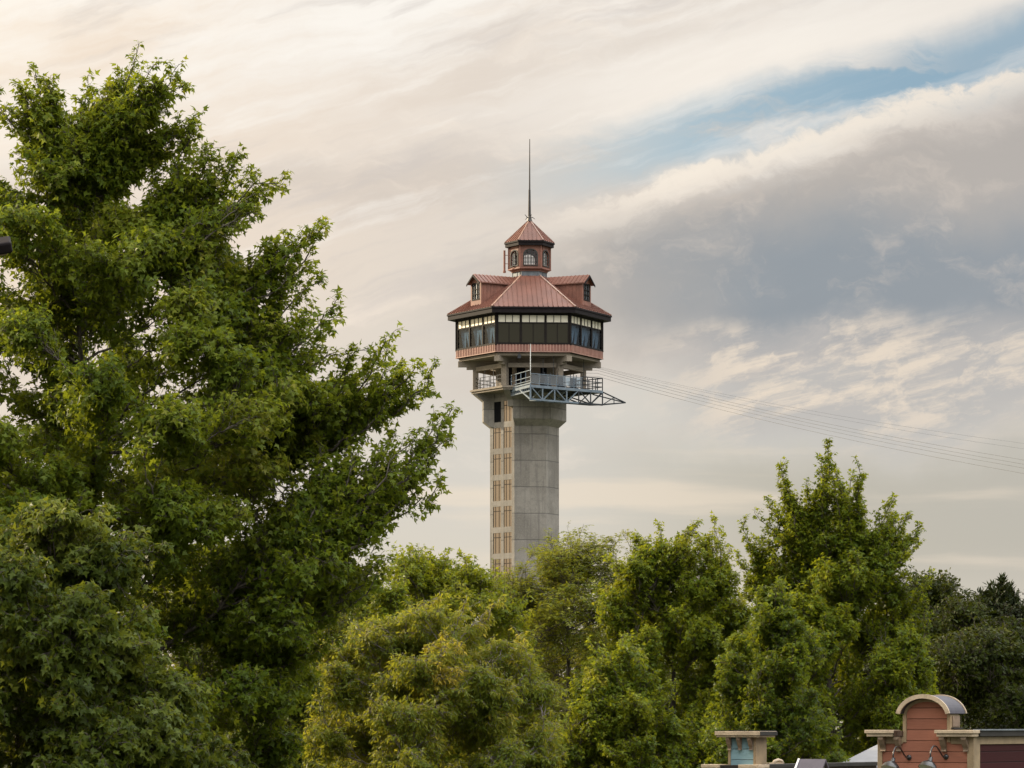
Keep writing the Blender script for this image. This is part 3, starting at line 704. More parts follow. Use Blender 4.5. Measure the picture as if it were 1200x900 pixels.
def concrete_material():
    m, nt, b = material('board_concrete')
    ob, (x, y, z) = coords(nt)
    big = nt.noise(ob, 0.35, 6, 0.62)
    mid = nt.noise(ob, 2.2, 6, 0.65)
    fine = nt.noise(ob, 14.0, 4, 0.7)
    zz = nt.m('DIVIDE', nt.m('SUBTRACT', z, 0.55), 2.46)
    lift = nt.m('FLOOR', zz); fr = nt.m('FRACT', zz)
    ln = nt.m('MAXIMUM', nt.sstep(0.030, 0.010, fr), nt.sstep(0.970, 0.992, fr))
    # each pour has its own tone
    tone = nt.noise(nt.xyz(nt.m('MULTIPLY', lift, 3.7), nt.m('MULTIPLY', nt.m('FLOOR', nt.m('DIVIDE', x, 1.75)), 1.9), 0.0), 1.0, 2, 0.5)
    col = nt.mix(nt.sstep(0.3, 0.7, tone), (0.140, 0.126, 0.107, 1), (0.250, 0.228, 0.197, 1))
    col = nt.mix(nt.m('MULTIPLY', nt.sstep(0.40, 0.66, big), 0.6), col, (0.31, 0.287, 0.255, 1))
    col = nt.mix(nt.m('MULTIPLY', nt.sstep(0.47, 0.66, mid), 0.5), col, (0.15, 0.14, 0.125, 1))
    col = nt.mix(nt.m('MULTIPLY', nt.sstep(0.46, 0.66, fine), 0.45), col, (0.34, 0.315, 0.28, 1))
    # rain streaks
    sv = nt.n('ShaderNodeMapping'); sv.inputs['Scale'].default_value = (2.6, 2.6, 0.10); nt.put(sv.inputs[0], ob)
    stx = nt.noise(sv.outputs[0], 1.5, 5, 0.6)
    col = nt.mix(nt.m('MULTIPLY', nt.sstep(0.50, 0.66, stx), 0.5), col, (0.12, 0.11, 0.10, 1))
    vj = nt.m('FRACT', nt.m('DIVIDE', nt.m('ADD', x, 0.55), 1.75))
    ln = nt.m('MAXIMUM', ln, nt.m('MULTIPLY', nt.sstep(0.025, 0.012, vj), 0.25))
    col = nt.mix(nt.m('MULTIPLY', ln, 0.6), col, (0.08, 0.075, 0.07, 1))
    nt.put(b.inputs['Base Color'], col); b.inputs['Roughness'].default_value = 0.9
    bp = nt.n('ShaderNodeBump'); bp.inputs['Strength'].default_value = 0.5; bp.inputs['Distance'].default_value = 0.03
    nt.put(bp.inputs['Height'], nt.m('SUBTRACT', nt.m('ADD', mid, fine), ln)); nt.put(b.inputs['Normal'], bp.outputs[0])
    return m
M_CONC = concrete_material()
M_CONCP = plain('painted_concrete', (0.25, 0.21, 0.165), rough=0.85, var=0.14, scale=1.0, grime=0.35)

def glass_material(name, tint, rough=0.04, base=(0.01, 0.012, 0.014), f=0.6):
    """coated window glass: dark body under a partly mirrored, tinted face"""
    m, nt, b = material(name)
    ob, _ = coords(nt)
    b.inputs['Base Color'].default_value = tuple(base) + (1,)
    b.inputs['Roughness'].default_value = 0.5; b.inputs['Specular IOR Level'].default_value = 0.1
    g = nt.n('ShaderNodeBsdfGlossy'); g.inputs['Roughness'].default_value = rough
    nt.put(g.inputs['Color'], tuple(tint) + (1,))
    bp = nt.n('ShaderNodeBump'); bp.inputs['Strength'].default_value = 0.10; bp.inputs['Distance'].default_value = 0.05
    nt.put(bp.inputs['Height'], nt.noise(ob, 0.9, 2, 0.5)); nt.put(g.inputs['Normal'], bp.outputs[0])
    mx = nt.n('ShaderNodeMixShader'); mx.inputs[0].default_value = f
    nt.t.links.new(b.outputs[0], mx.inputs[1]); nt.t.links.new(g.outputs[0], mx.inputs[2])
    nt.t.links.new(mx.outputs[0], m.node_tree.nodes['Material Output'].inputs[0])
    return m
def clear_glass(name, tint, refl):
    m, nt, b = material(name)
    t = nt.n('ShaderNodeBsdfTransparent'); t.inputs[0].default_value = tuple(tint) + (1,)
    g = nt.n('ShaderNodeBsdfGlossy'); g.inputs['Roughness'].default_value = 0.03
    mx = nt.n('ShaderNodeMixShader'); mx.inputs[0].default_value = refl
    nt.t.links.new(t.outputs[0], mx.inputs[1]); nt.t.links.new(g.outputs[0], mx.inputs[2])
    nt.t.links.new(mx.outputs[0], m.node_tree.nodes['Material Output'].inputs[0])
    return m
M_BRONZE = glass_material('bronze_glass', (0.42, 0.355, 0.285), 0.16, (0.115, 0.09, 0.068), 0.5)
M_SMOKE = glass_material('smoked_glass', (0.34, 0.31, 0.22), 0.05, (0.014, 0.013, 0.008), 0.13)
M_SIDEGL = clear_glass('clear_glass', (0.66, 0.74, 0.80), 0.05)
M_PANE = glass_material('translucent_pane', (0.88, 0.85, 0.76), 0.45, (0.72, 0.66, 0.50), 0.3)
M_DORM = glass_material('dormer_glass', (0.85, 0.9, 0.95), 0.05, (0.3, 0.33, 0.35), 0.7)
M_CLEARW = clear_glass('lantern_glass', (0.95, 0.95, 0.95), 0.05)
M_SCREEN = clear_glass('safety_glass', (0.66, 0.76, 0.84), 0.18)

# ------------------------------------------------------------------ the observation tower
TD = 320.0; TX = (620.5 - 600) * TD / F
TB = float(ground_z(TX, TD)) - 0.3
ZO = TB - E                                        # tower base relative to the eye
tower = empty('observation_tower', (TX, TD, TB), 'tall concrete observation tower with red metal roofs, glazed six-sided cabin and a thin spire', 'tower')
OFF = np.array([0, 0, ZO])                         # meshes below are laid out with z counted from eye height
ROT = 3.0
def hexp(R, rot=ROT, c=(0, 0)):
    return [(c[0] + R * cos(radians(60 * k + rot)), c[1] + R * sin(radians(60 * k + rot))) for k in range(6)]
def face(R, k, z=0.0, rot=ROT):
    """frame on the middle of hexagon side k: origin, tangent (left to right seen from outside), normal"""
    h = hexp(R, rot); a = np.array(h[k % 6] + (z,)); b = np.array(h[(k + 1) % 6] + (z,))
    t = (b - a) / np.linalg.norm(b - a); n = np.array([t[1], -t[0], 0])
    return ((a + b) / 2, t, n)
def tb(mb, name, mat, parent=tower, **kw): return mb.build(name, mat, parent, OFF, **kw)
VIS = (3, 4, 5)

# --- spire
s = MB(); s.tube([(0, 0, 47.1), (0, 0, 50.2), (0.01, 0, 50.25), (0.02, 0, 54.96)], [.15, .10, .075, .035], 8)
s.tube([(0, 0, 47.25), (0, 0, 47.5), (0, 0, 47.75)], [.28, .20, .12], 10)
spire = tb(s, 'spire', M_SPIRE)
s = MB()
for a in (0, 70, 140, 215, 290): s.tube([(0, 0, 47.55), (.3 * cos(radians(a)), .3 * sin(radians(a)), 47.62), (.52 * cos(radians(a)), .52 * sin(radians(a)), 47.85 if a % 4 else 47.45)], [.05, .04, .02], 6)
tb(s, 'finial', M_SPIRE, spire)

# --- hexagonal roofs with standing seams
def hex_roof(name, R1, z1, R0, z0, seams, sw, sh, fascia, capw):
    mb = MB()
    top = hexp(R0); bot = hexp(R1)
    V = [(p[0], p[1], z1) for p in bot] + [(p[0], p[1], z0) for p in top]
    mb.add(V, [(k, (k + 1) % 6, 6 + (k + 1) % 6, 6 + k) for k in range(6)] + [tuple(range(6, 12))], 0)
    for k in range(6):
        a, b = np.array(V[k]), np.array(V[(k + 1) % 6]); c, d = np.array(V[6 + k]), np.array(V[6 + (k + 1) % 6])
        up = np.cross(b - a, (c + d - a - b)); up /= np.linalg.norm(up)
        up = up if up[2] > 0 else -up
        L = np.linalg.norm(b - a); l0 = np.linalg.norm(d - c)
        t = (b - a) / L; mid = (a + b) / 2; slope = (c + d) / 2 - mid
        for j in range(seams):
            u = (-0.5 + (j + 0.5) / seams) * L
            f = 1.0 if abs(u) <= l0 / 2 else (L / 2 - abs(u)) / ((L - l0) / 2)
            p = mid + t * u; q = p + slope * f * 0.985
            mb.bar(p + up * sh / 2, q + up * sh / 2, sw, sh, 0, up)
    for k in range(6):
        mb.bar(np.array(V[k]) + (0, 0, .03), np.array(V[6 + k]) + (0, 0, .03), capw, capw * 0.6, 1)
    o = tb(mb, name, [M_ROOF, M_CAP])
    fb = MB(); fb.prism(hexp(R1 - 0.05), z1 - fascia, z1 - 0.02)
    fb.prism(hexp(R1 + 0.04), z1 - 0.16, z1 - 0.01) if fascia > .3 else None
    tb(fb, 'fascia', M_FASCIA, o)
    return o
roof = hex_roof('roof', 7.72, 38.45, 1.78, 41.95, 17, 0.05, 0.09, 0.55, 0.16)
cap_roof = hex_roof('lantern_roof', 2.34, 45.22, 0.12, 47.30, 6, 0.04, 0.06, 0.46, 0.10)

# --- lantern
s = MB(); s.prism(hexp(1.60), 41.80, 42.42)
for k in range(6):
    fr = face(1.6, k)
    for u in (-.78, 0, .78): s.fbox(fr, u - .03, u + .03, -.01, .04, 41.8, 42.42)
tb(s, 'lantern_base', M_LEAD)
s = MB(); s.prism(hexp(1.72), 42.40, 42.52); s.prism(hexp(1.80), 42.52, 42.62, poly2=hexp(2.02)); s.prism(hexp(2.05), 42.62, 42.72)
tb(s, 'lantern_sill', M_WALLR)
def arch(u0, u1, z0, zs, rise, n=8):
    c = (u0 + u1) / 2; w = (u1 - u0) / 2
    return [(u0, z0), (u1, z0)] + [(c + w * cos(pi * i / n), zs + rise * sin(pi * i / n)) for i in range(n + 1)]
def arched_wall(mb, fr, hw, z0, z1, u0, u1, zb, zs, rise, th, mi=0, n=8):
    """flat wall with an arched hole, butted from strips"""
    mb.fbox(fr, -hw, u0, -th, 0, z0, z1, mi); mb.fbox(fr, u1, hw, -th, 0, z0, z1, mi)
    mb.fbox(fr, u0, u1, -th, 0, z0, zb, mi)
    c = (u0 + u1) / 2; w = (u1 - u0) / 2
    for i in range(n):
        a0, a1 = pi * i / n, pi * (i + 1) / n
        ua, ub = c + w * cos(a0), c + w * cos(a1)
        mb.wextrude(fr, [(ub, zs + rise * sin(a1)), (ua, zs + rise * sin(a0)), (ua, z1), (ub, z1)], -th, 0, mi)
s = MB(); hw = 1.94 / 2
for k in range(6):
    arched_wall(s, face(1.94, k), hw - .02, 42.72, 44.80, -.58, .58, 42.98, 43.95, .42, .12)
    fr = face(1.94, k)
    for j in range(4): s.fbox(fr, -hw + .06 + j * .095, -hw + .085 + j * .095, 0.004, .02, 42.75, 44.7); s.fbox(fr, hw - .085 - j * .095, hw - .06 - j * .095, 0.004, .02, 42.75, 44.7)
for p in hexp(1.95): s.tube([(p[0], p[1], 42.70), (p[0], p[1], 44.78)], .09, 6)
tb(s, 'lantern_wall', M_WALLR)
s = MB(); s.prism(hexp(1.85), 44.72, 44.79); tb(s, 'lantern_ceiling', M_WALLR)
for k in range(6):
    fr = face(1.94, k); s = MB()
    n = 8; c = 0; 
    for (wi, ri, wo, ro) in ((.58, .42, .68, .52),):
        for i in range(n):
            a0, a1 = pi * i / n, pi * (i + 1) / n
            s.wextrude(fr, [(wi * cos(a0), 43.95 + ri * sin(a0)), (wo * cos(a0), 43.95 + ro * sin(a0)), (wo * cos(a1), 43.95 + ro * sin(a1)), (wi * cos(a1), 43.95 + ri * sin(a1))], -.03, .05)
    s.fbox(fr, -.68, -.58, -.03, .05, 42.95, 43.95); s.fbox(fr, .58, .68, -.03, .05, 42.95, 43.95); s.fbox(fr, -.68, .68, -.03, .08, 42.88, 42.95)
    for u in (-.29, 0, .29): s.fbox(fr, u - .025, u + .025, -.07, -.04, 42.95, 43.95 + .42 * math.sqrt(1 - (u / .58) ** 2))
    for z in (43.3, 43.63, 43.95): s.fbox(fr, -.58, .58, -.075, -.045, z - .022, z + .022)
    w = tb(s, 'lantern_window', M_FRAMEG)
    g = MB(); g.wextrude(fr, arch(-.575, .575, 42.98, 43.95, .415), -.066, -.060); tb(g, 'pane', M_CLEARW, w)
s = MB(); s.tube([(-2.35, -.5, 42.55), (-2.35, -.5, 44.45)], .10, 8); s.bar((-2.35, -.5, 43.2), (-1.8, -.5, 43.2), .05); s.bar((-2.35, -.5, 44.0), (-1.8, -.5, 44.0), .05)
s.tube([(-2.35, -.5, 42.35), (-2.35, -.5, 42.55)], .14, 8)
tb(s, 'aerial_panel', M_WALLR)

# --- dormers on the two front flanks
for k in (3, 5):
    h0 = face(1.0, k); n = h0[2]; t = h0[1]
    rf = 5.95; rb = 1.95
    fr = (np.array([0., 0, 0]), t, n)
    zb, ze, zr, hw = 38.75, 41.12, 41.78, .90
    s = MB()
    # gabled front wall with a rectangular hole, and two cheeks
    ow = .66; oz0, oz1 = 39.50, 41.0
    s.fbox(fr, -hw, -ow, rf - .12, rf, zb, ze); s.fbox(fr, ow, hw, rf - .12, rf, zb, ze)
    s.fbox(fr, -ow, ow, rf - .12, rf, zb, oz0); s.fbox(fr, -ow, ow, rf - .12, rf, oz1, ze)
    s.wextrude(fr, [(-hw, ze), (hw, ze), (0, zr - .06)], rf - .12, rf)
    s.fbox(fr, -hw, -hw + .08, 2.4, rf - .12, zb, ze); s.fbox(fr, hw - .08, hw, 2.4, rf - .12, zb, ze)
    for j in range(9):
        for sg in (-1, 1):
            uu = sg * hw; s.fbox(fr, min(uu, uu + sg * .03), max(uu, uu + sg * .03), 2.6 + j * .38, 2.65 + j * .38, zb, ze - .02)
    dm = tb(s, 'dormer', M_WALLR)
    s = MB(); ov = .22
    for sg in (-1, 1):
        a = np.array([sg * (hw + ov), ze - ov * (zr - ze) / hw]); b = np.array([0, zr])
        s.wextrude(fr, [tuple(a), tuple(b), (b[0], b[1] + .10), (a[0], a[1] + .10)], rb, rf + .30, 0)
        for j in range(10):
            w = rb + .3 + j * .42
            pa = fr[1] * a[0] + n * w + np.array([0, 0, a[1] + .12]); pb = n * w + np.array([0, 0, zr + .12])
            s.bar(pa, pb, .04, .06, 0)
        s.wextrude(fr, [tuple(a - (0, .14)), (0, zr - .14), (0, zr + .03), tuple(a + (0, .03))], rf + .30, rf + .36, 1)
    tb(s, 'dormer_roof', [M_ROOF, M_FASCIA], dm)
    s = MB()
    s.fbox(fr, -ow, ow, rf - .05, rf + .03, oz0 - .06, oz0 + .06); s.fbox(fr, -ow, ow, rf - .05, rf + .03, oz1 - .06, oz1 + .06)
    for u in (-ow + .04, -.23, .23, ow - .04): s.fbox(fr, u - .04, u + .04, rf - .06, rf + .02, oz0, oz1)
    for z in (40.0, 40.45): s.fbox(fr, -ow, ow, rf - .055, rf + .015, z - .03, z + .03)
    w = tb(s, 'dormer_window', M_FRAME, dm)
    s = MB(); s.fbox(fr, -ow, ow, rf - .10, rf - .07, oz0, oz1)
    tb(s, 'dormer_pane', M_DORM, dm)

# --- glazed cabin: floor, posts, windows on three sides in view, closed walls behind
RC = 6.86; hwc = RC / 2
s = MB()
s.prism(hexp(RC - .10), 34.30, 35.02); s.prism(hexp(RC - .35), 37.86, 37.95)
for k in (0, 1, 2):
    fr = face(RC, k); s.fbox(fr, -hwc, hwc, -.2, -.05, 35.0, 37.9)
s.prism(hexp(2.6), 35.0, 37.86)
tb(s, 'cabin_core', M_DARKIN)
s = MB()
for k in VIS:
    fr = face(RC, k); s = MB()
    s.fbox(fr, -hwc + .02, hwc - .02, -.12, .02, 35.02, 35.22); s.fbox(fr, -hwc + .02, hwc - .02, -.12, .0, 36.98, 37.10)
    s.fbox(fr, -hwc + .02, hwc - .02, -.12, .02, 37.74, 37.92)
    for u in (-hwc + .12, -1.14, 1.14, hwc - .12): s.fbox(fr, u - .11, u + .11, -.14, .015, 35.05, 37.9)
    tb(s, 'window_frame', M_FRAME)
for p in hexp(RC - .02)[3:] + hexp(RC - .02)[:1]:
    s = MB(); s.tube([(p[0], p[1], 35.0), (p[0], p[1], 37.93)], .13, 6); tb(s, 'corner_post', M_FRAME)
bays = ((-hwc + .23, -1.25), (-1.03, 1.03), (1.25, hwc - .23))
for k in VIS:
    fr = face(RC, k)
    for u0, u1 in bays:
        s = MB(); s.fbox(fr, u0, u1, -.085, -.06, 37.10, 37.74)
        for j in (1, 2):
            u = u0 + (u1 - u0) * j / 3; s.fbox(fr, u - .03, u + .03, -.055, -.02, 37.10, 37.74, 1)
        tb(s, 'upper_window', [M_PANE, M_FRAME])
        s = MB(); s.fbox(fr, u0, u1, -.085, -.06, 35.22, 36.98)
        w = tb(s, 'lower_window', M_SMOKE if k == 4 else M_SIDEGL)
        if k == 4:
            c0 = MB(); um = (u0 + u1) / 2; c0.fbox(fr, um - .035, um + .035, -.058, -.03, 35.222, 36.978); tb(c0, 'mullion', M_FRAME, w)
        if k != 4:
            sg = 1 if k == 3 else -1
            for (f0, wd, top) in ((.22, .26, 1.0), (.68, .22, .92)):
                c0 = MB(); z0, z1 = 35.25, 35.25 + 1.7 * top
                ua = u0 + (u1 - u0) * f0; ub = ua - sg * .34
                L = (u1 - u0) * wd
                c0.wextrude(fr, [(ua, z0), (ua + L * .8, z0), (ub + L * 1.7, z1), (ub - L * .3, z1)], -.42, -.36)
                tb(c0, 'reflection_strip', M_REFL, w)  # slanted pale reflection in the glass, built as a solid strip behind it
s = MB()
for k in range(6):
    fr = face(RC + .06, k)
    s.fbox(fr, -hwc - .02, hwc + .02, -.10, 0, 34.42, 35.05, 0)
    s.fbox(fr, -hwc - .03, hwc + .03, -.12, .05, 35.05, 35.13, 2)
    s.fbox(fr, -hwc - .03, hwc + .03, -.12, .04, 34.34, 34.42, 1)
    for j in range(24):
        u = -hwc + (j + .5) * (2 * hwc / 24); s.fbox(fr, u - .05, u + .05, 0.003, .06, 34.425, 35.045, 1)
tb(s, 'cabin_skirt', [M_SKIRT, M_RIB, M_FRAME])

# --- open gallery under the cabin
s = MB()
hx = hexp(6.55)
s.prism(hexp(6.62), 34.05, 34.29)
for p in hx:
    d = np.array([p[0], p[1], 0]); d /= np.linalg.norm(d)
    s.bar(d * 2.5 + (0, 0, 33.80), d * 6.7 + (0, 0, 33.80), .55, .52); s.bar(d * 4.4 + (0, 0, 33.45), d * 5.9 + (0, 0, 33.45), .45, .3)
tb(s, 'cabin_beam', M_CONCP)
hc = hexp(5.05)
for p in hc:
    s = MB(); a = math.atan2(p[1], p[0]); d = np.array([cos(a), sin(a), 0]); t = np.array([-sin(a), cos(a), 0])
    s.fbox((np.array([p[0], p[1], 0]), t, d), -.26, .26, -.26, .26, 31.42, 33.55)
    tb(s, 'column', M_CONCP)
s = MB()
for k in range(6):
    fr = face(5.05, k); s.fbox(fr, -2.25, 2.25, -.2, .2, 33.1, 33.5)
tb(s, 'ring_beam', M_CONCP)
s = MB(); s.prism(hexp(5.45), 31.02, 31.40); s.prism(hexp(5.6), 31.20, 31.36)
tb(s, 'gallery_slab', M_CONCP)
s = MB(); s.prism(hexp(3.15), 31.40, 34.06)
for (k, u0, u1, z1) in ((3, .2, 1.2, 33.3), (4, -1.35, -.55, 33.3), (4, .85, 1.45, 33.4)):
    s.fbox(face(3.15 * 1.0, k), u0, u1, -.05, .012, 31.42, z1, 1)
tb(s, 'gallery_core', [M_CONCP, M_DARKIN])
s = MB()
for k in range(6):
    fr = face(5.15, k)
    if k in (4, 5): continue
    for z in (31.75, 32.1, 32.45): s.fbox(fr, -2.3, 2.3, .0, .05, z - .025, z + .025)
    for u in (-1.5, -.75, 0, .75, 1.5): s.fbox(fr, u - .025, u + .025, .0, .045, 31.4, 32.47 + (1.0 if abs(u) == .75 else 0))
tb(s, 'gallery_railing', M_STEELD)

# --- shaft
cx = (615 - 620.5) * .08
SH = [(-3.2 + cx, -.3), (-.92 + cx, -3.0), (1.98 + cx, -2.7), (3.2 + cx, -.2), (1.5 + cx, 2.8), (-1.6 + cx, 2.7)]
s = MB(); s.prism(SH, ZO, 31.03)
tb(s, 'shaft', M_CONC)
# thickened head: front, right and rear flanks
def scl(p, f): return (cx + (p[0] - cx) * f, p[1] * f)
f1 = 1.22
a, b, c_, d_ = SH[1], SH[2], SH[3], SH[4]
s = MB()
ring = [scl(p, f1) for p in (SH[1], SH[2], SH[3], SH[4], SH[5])]
core = [scl(p, .9) for p in (SH[5], SH[1])]
poly = ring + [core[0], core[1]]
poly0 = [scl(p, 1.005) for p in (SH[1], SH[2], SH[3], SH[4], SH[5])] + core
s.prism(poly, 28.45, 30.25); s.prism(poly0, 27.85, 28.45, poly2=poly)
poly3 = [scl(p, 1.5) for p in (SH[1], SH[2], SH[3], SH[4], SH[5])] + core
s.prism(poly, 30.25, 31.02, poly2=poly3)
tb(s, 'shaft_head', M_CONC, bevel=.03)
# left fin with its chamfered foot and corbel
s = MB()
L0 = np.array(SH[0]); dirv = (L0 - np.array([cx, 0])); dirv /= np.linalg.norm(dirv); dirv = np.array([dirv[0], dirv[1], 0]); tv = np.array([-dirv[1], dirv[0], 0])
fr = (np.array([L0[0], L0[1], 0]), tv, dirv)
s.extrude(fr, [(-.3, 27.85), (0.02, 27.85), (.72, 28.4), (.72, 30.3), (1.62, 31.03), (-.3, 31.03)], -.85, .55)
b1 = np.array(SH[1]); fr2 = (np.array([b1[0], b1[1], 0]),) + tuple(np.array(q) for q in ((cos(radians(-22)), sin(radians(-22)), 0), (sin(radians(-22)), -cos(radians(-22)), 0)))
tb(s, 'corbel', M_CONC, bevel=.03)
s = MB()
d2 = b1 - np.array([cx, 0]); d2 /= np.linalg.norm(d2); d2 = np.array([d2[0], d2[1], 0]); t2 = np.array([-d2[1], d2[0], 0])
fr2 = (np.array([b1[0], b1[1], 0]), t2, d2)
s.extrude(fr2, [(-.3, 29.6), (.66, 29.6), (.70, 30.2), (2.05, 31.03), (-.3, 31.03)], -.55, .05)
tb(s, 'corbel', M_CONC, bevel=.03)
# window wall on the left flank
A = np.array(SH[0] + (0,)); B = np.array(SH[1] + (0,)); t = (B - A) / np.linalg.norm(B - A); n = np.array([t[1], -t[0], 0]); LW = np.linalg.norm(B - A)
frw = ((A + B) / 2, t, n); h = LW / 2
cols = ((-1.32, -.17), (.22, 1.37))
s = MB()
for u0, u1 in ((-h, -1.32), (-.17, .22), (1.37, h)): s.fbox(frw, u0, u1, 0.003, .075, ZO, 30.6)
rows = [(850 - (501 + 30.8 * i)) * 318.3 / F for i in range(-1, 9)]
for i in range(len(rows) - 1):
    zt, zbm = rows[i], rows[i] - 1.92
    for u0, u1 in cols: s.fbox(frw, u0, u1, 0.003, .068, rows[i + 1], zbm)
for u0, u1 in cols:
    s.fbox(frw, u0, u1, .003, .068, ZO, rows[-1] - 1.92); s.fbox(frw, u0, u1, .003, .068, rows[0], 30.6)
tb(s, 'window_surround', M_CONC)
for i, zt in enumerate(rows):
    for j, (u0, u1) in enumerate(cols):
        s = MB(); z0 = zt - 1.92
        if i == 0 and j == 0:
            s.fbox(frw, u0, u1, .003, .03, z0, zt); tb(s, 'shaft_opening', M_DARKIN); continue
        s.fbox(frw, u0, u1, .003, .03, z0, zt)
        w = tb(s, 'shaft_window', M_BRONZE)
        s = MB(); w_ = u1 - u0
        for q in (.28, .72): s.fbox(frw, u0 + w_ * q - .025, u0 + w_ * q + .025, .033, .050, z0, zt)
        s.fbox(frw, u0, u1, .034, .049, zt - .46, zt - .40)
        s.fbox(frw, u0, u0 + .03, .034, .052, z0, zt); s.fbox(frw, u1 - .03, u1, .034, .052, z0, zt)
        tb(s, 'mullion', M_FRAME, w)

# --- steel launch deck cantilevered off the front
def TP_(px, py, dy): return np.array([(px - 600) * (TD + dy) / F - TX, dy, (HZ - py) * (TD + dy) / F])
Np = np.array([.04, -9.0, 0]); Lp = np.array([-1.85, -3.9, 0]); Rp = np.array([6.75, -3.4, 0]); Kp = np.array([4.3, -.9, 0])
zd = 30.92; zbt = 29.72
up = lambda z: np.array([0, 0, z])
s = MB()
s.prism([tuple(p[:2]) for p in (Lp, Np, Rp, Kp)], zd - .10, zd)
deck = tb(s, 'launch_deck', M_STEELD)
s = MB()
mid = (Lp + Kp) / 2
for a_, b_ in ((Lp, Np), (Np, Rp), (Rp, Kp)):
    s.bar(a_ + up(zd), b_ + up(zd), .14, .24)
s.bar(Np + up(zbt), Np * .34 + Rp * .66 + up(zbt), .15, .15); 
inn = (Lp * .35 + Kp * .65); 
d0 = (Rp - Np)
bk = np.array([2.6, -2.6, 0])
s.bar(Np + up(zd), Np + up(zbt - .08), .16); s.bar(Np + up(zbt), Lp * .5 + Np * .5 + up(zd - .1), .12)
NB = 6; sd_ = MB()
for i in range(NB + 1):
    p = Np + d0 * i / NB
    if i == 4: tb(s, 'truss', M_STEEL, deck); s = MB(); s.bar(p + up(zbt), Rp + up(zbt), .149, .149)
    s.bar(p + up(zd), p + up(zbt), .12)
    if i < NB:
        q = Np + d0 * (i + 1) / NB
        s.bar(p + up(zd if i % 2 == 0 else zbt), q + up(zbt if i % 2 == 0 else zd), .09)
        # cross members back to the tower
        r_ = np.array([p[0] * .55 + .3, max(p[1] * .3, -2.7), 0]); s.bar(p + up(zbt), r_ + up(zd - .15), .10); s.bar(p + up(zd - .15), r_ + up(zd - .15), .12)
    if i == 0: continue
    e = p + np.array([-d0[1], d0[0], 0]) / np.linalg.norm(d0) * 1.8
    s.bar(p + up(zbt), e + up(zbt + .1), .09); s.bar(e + up(zbt + .1), p + up(zd - .1), .07)
    if i < NB:
        e2 = Np + d0 * (i + 1) / NB + np.array([-d0[1], d0[0], 0]) / np.linalg.norm(d0) * 1.8
        s.bar(e + up(zbt + .1), e2 + up(zbt + .1), .09)
tb(s, 'truss', M_STEELD, deck)  # right bays of the same truss, their shade put into the darker colour
s = MB()
tipp = TP_(733, 472, -2.2)
for q in (Rp + up(zd), Rp + up(zbt), Rp + np.array([-.9, 1.3, 0]) + up(zd - .1), Rp + np.array([-.9, 1.3, 0]) + up(zbt + .1)): s.bar(q, tipp, .10)
m1 = (Rp + up(zd)) * .5 + tipp * .5; m2_ = (Rp + up(zbt)) * .5 + tipp * .5
s.bar(m1, m2_, .08); s.bar(Rp + up(zbt), m1, .07)
tb(s, 'outrigger', M_STEELD, deck)  # backlit shade is in the steel colour here too
# side fascia with upright slats
s = MB(); dl = (Np - Lp)
a0, b0 = Lp * .92 + Np * .08, Np
s.bar(a0 + up(zd + .28), b0 + up(zd + .28), .08, .12); s.bar(a0 + up(zd - .42), b0 + up(zd - .42), .08, .12)
for i in range(11):
    p = a0 + (b0 - a0) * i / 10; s.bar(p + up(zd + .28), p + up(zd - .42), .09)
tb(s, 'slatted_fascia', M_STEEL, deck)
def railing(a, b, n, z0, z1, rails, mat, w=.07):
    s = MB()
    for i in range(n + 1):
        p = a + (b - a) * i / n; s.bar(p + up(z0), p + up(z1), w)
    for z in rails: s.bar(a + up(z), b + up(z), w * .9)
    return s
tb(railing(a0, b0, 4, zd, zd + 1.45, (zd + 1.45, zd + .85, zd + .5), M_STEEL), 'deck_railing', M_STEEL, deck)
m_ = Np + d0 * .72
tb(railing(Np, m_, 6, zd, zd + 1.15, (zd + 1.15, zd + .3), M_STEEL), 'deck_railing', M_STEEL, deck)
tb(railing(m_, Rp, 4, zd, zd + 1.25, (zd + 1.25, zd + .85, zd + .45), M_STEELD, .085), 'deck_railing', M_STEELD, deck)  # right-hand railing, darkened in colour for its shade
tb(railing(Rp, Kp, 4, zd, zd + 1.25, (zd + 1.25, zd + .85, zd + .45), M_STEELD, .085), 'deck_railing', M_STEELD, deck)
dn = d0 / np.linalg.norm(d0)
for i in range(6):
    p = Np + d0 * .72 * (i + .08) / 6; q = Np + d0 * .72 * (i + .92) / 6
    s = MB(); s.bar(p + up(zd + .72), q + up(zd + .72), .03, .72); tb(s, 'safety_panel', M_SCREEN, deck)
# launch stands and gates on the deck
for i, f in enumerate((.34, .52, .70)):
    p = Np + d0 * f + np.array([-d0[1], d0[0], 0]) / np.linalg.norm(d0) * 1.1
    s = MB(); fr = (p, dn, np.array([dn[1], -dn[0], 0]))
    s.fbox(fr, -.33, .33, -.25, .25, zd, zd + .34); s.fbox(fr, -.28, .28, -.06, .06, zd + .34, zd + 1.2); s.bar(p - dn * .36 + up(zd), p - dn * .36 + up(zd + 1.5), .07); s.bar(p + dn * .36 + up(zd), p + dn * .36 + up(zd + 1.5), .07)
    tb(s, 'launch_gate', M_STEELD, deck)
s = MB(); s.tube([Np + up(zd), Np + up(34.0), Np + up(34.75)], [.045, .04, .03], 6); tb(s, 'whip_aerial', M_WHITE, deck)
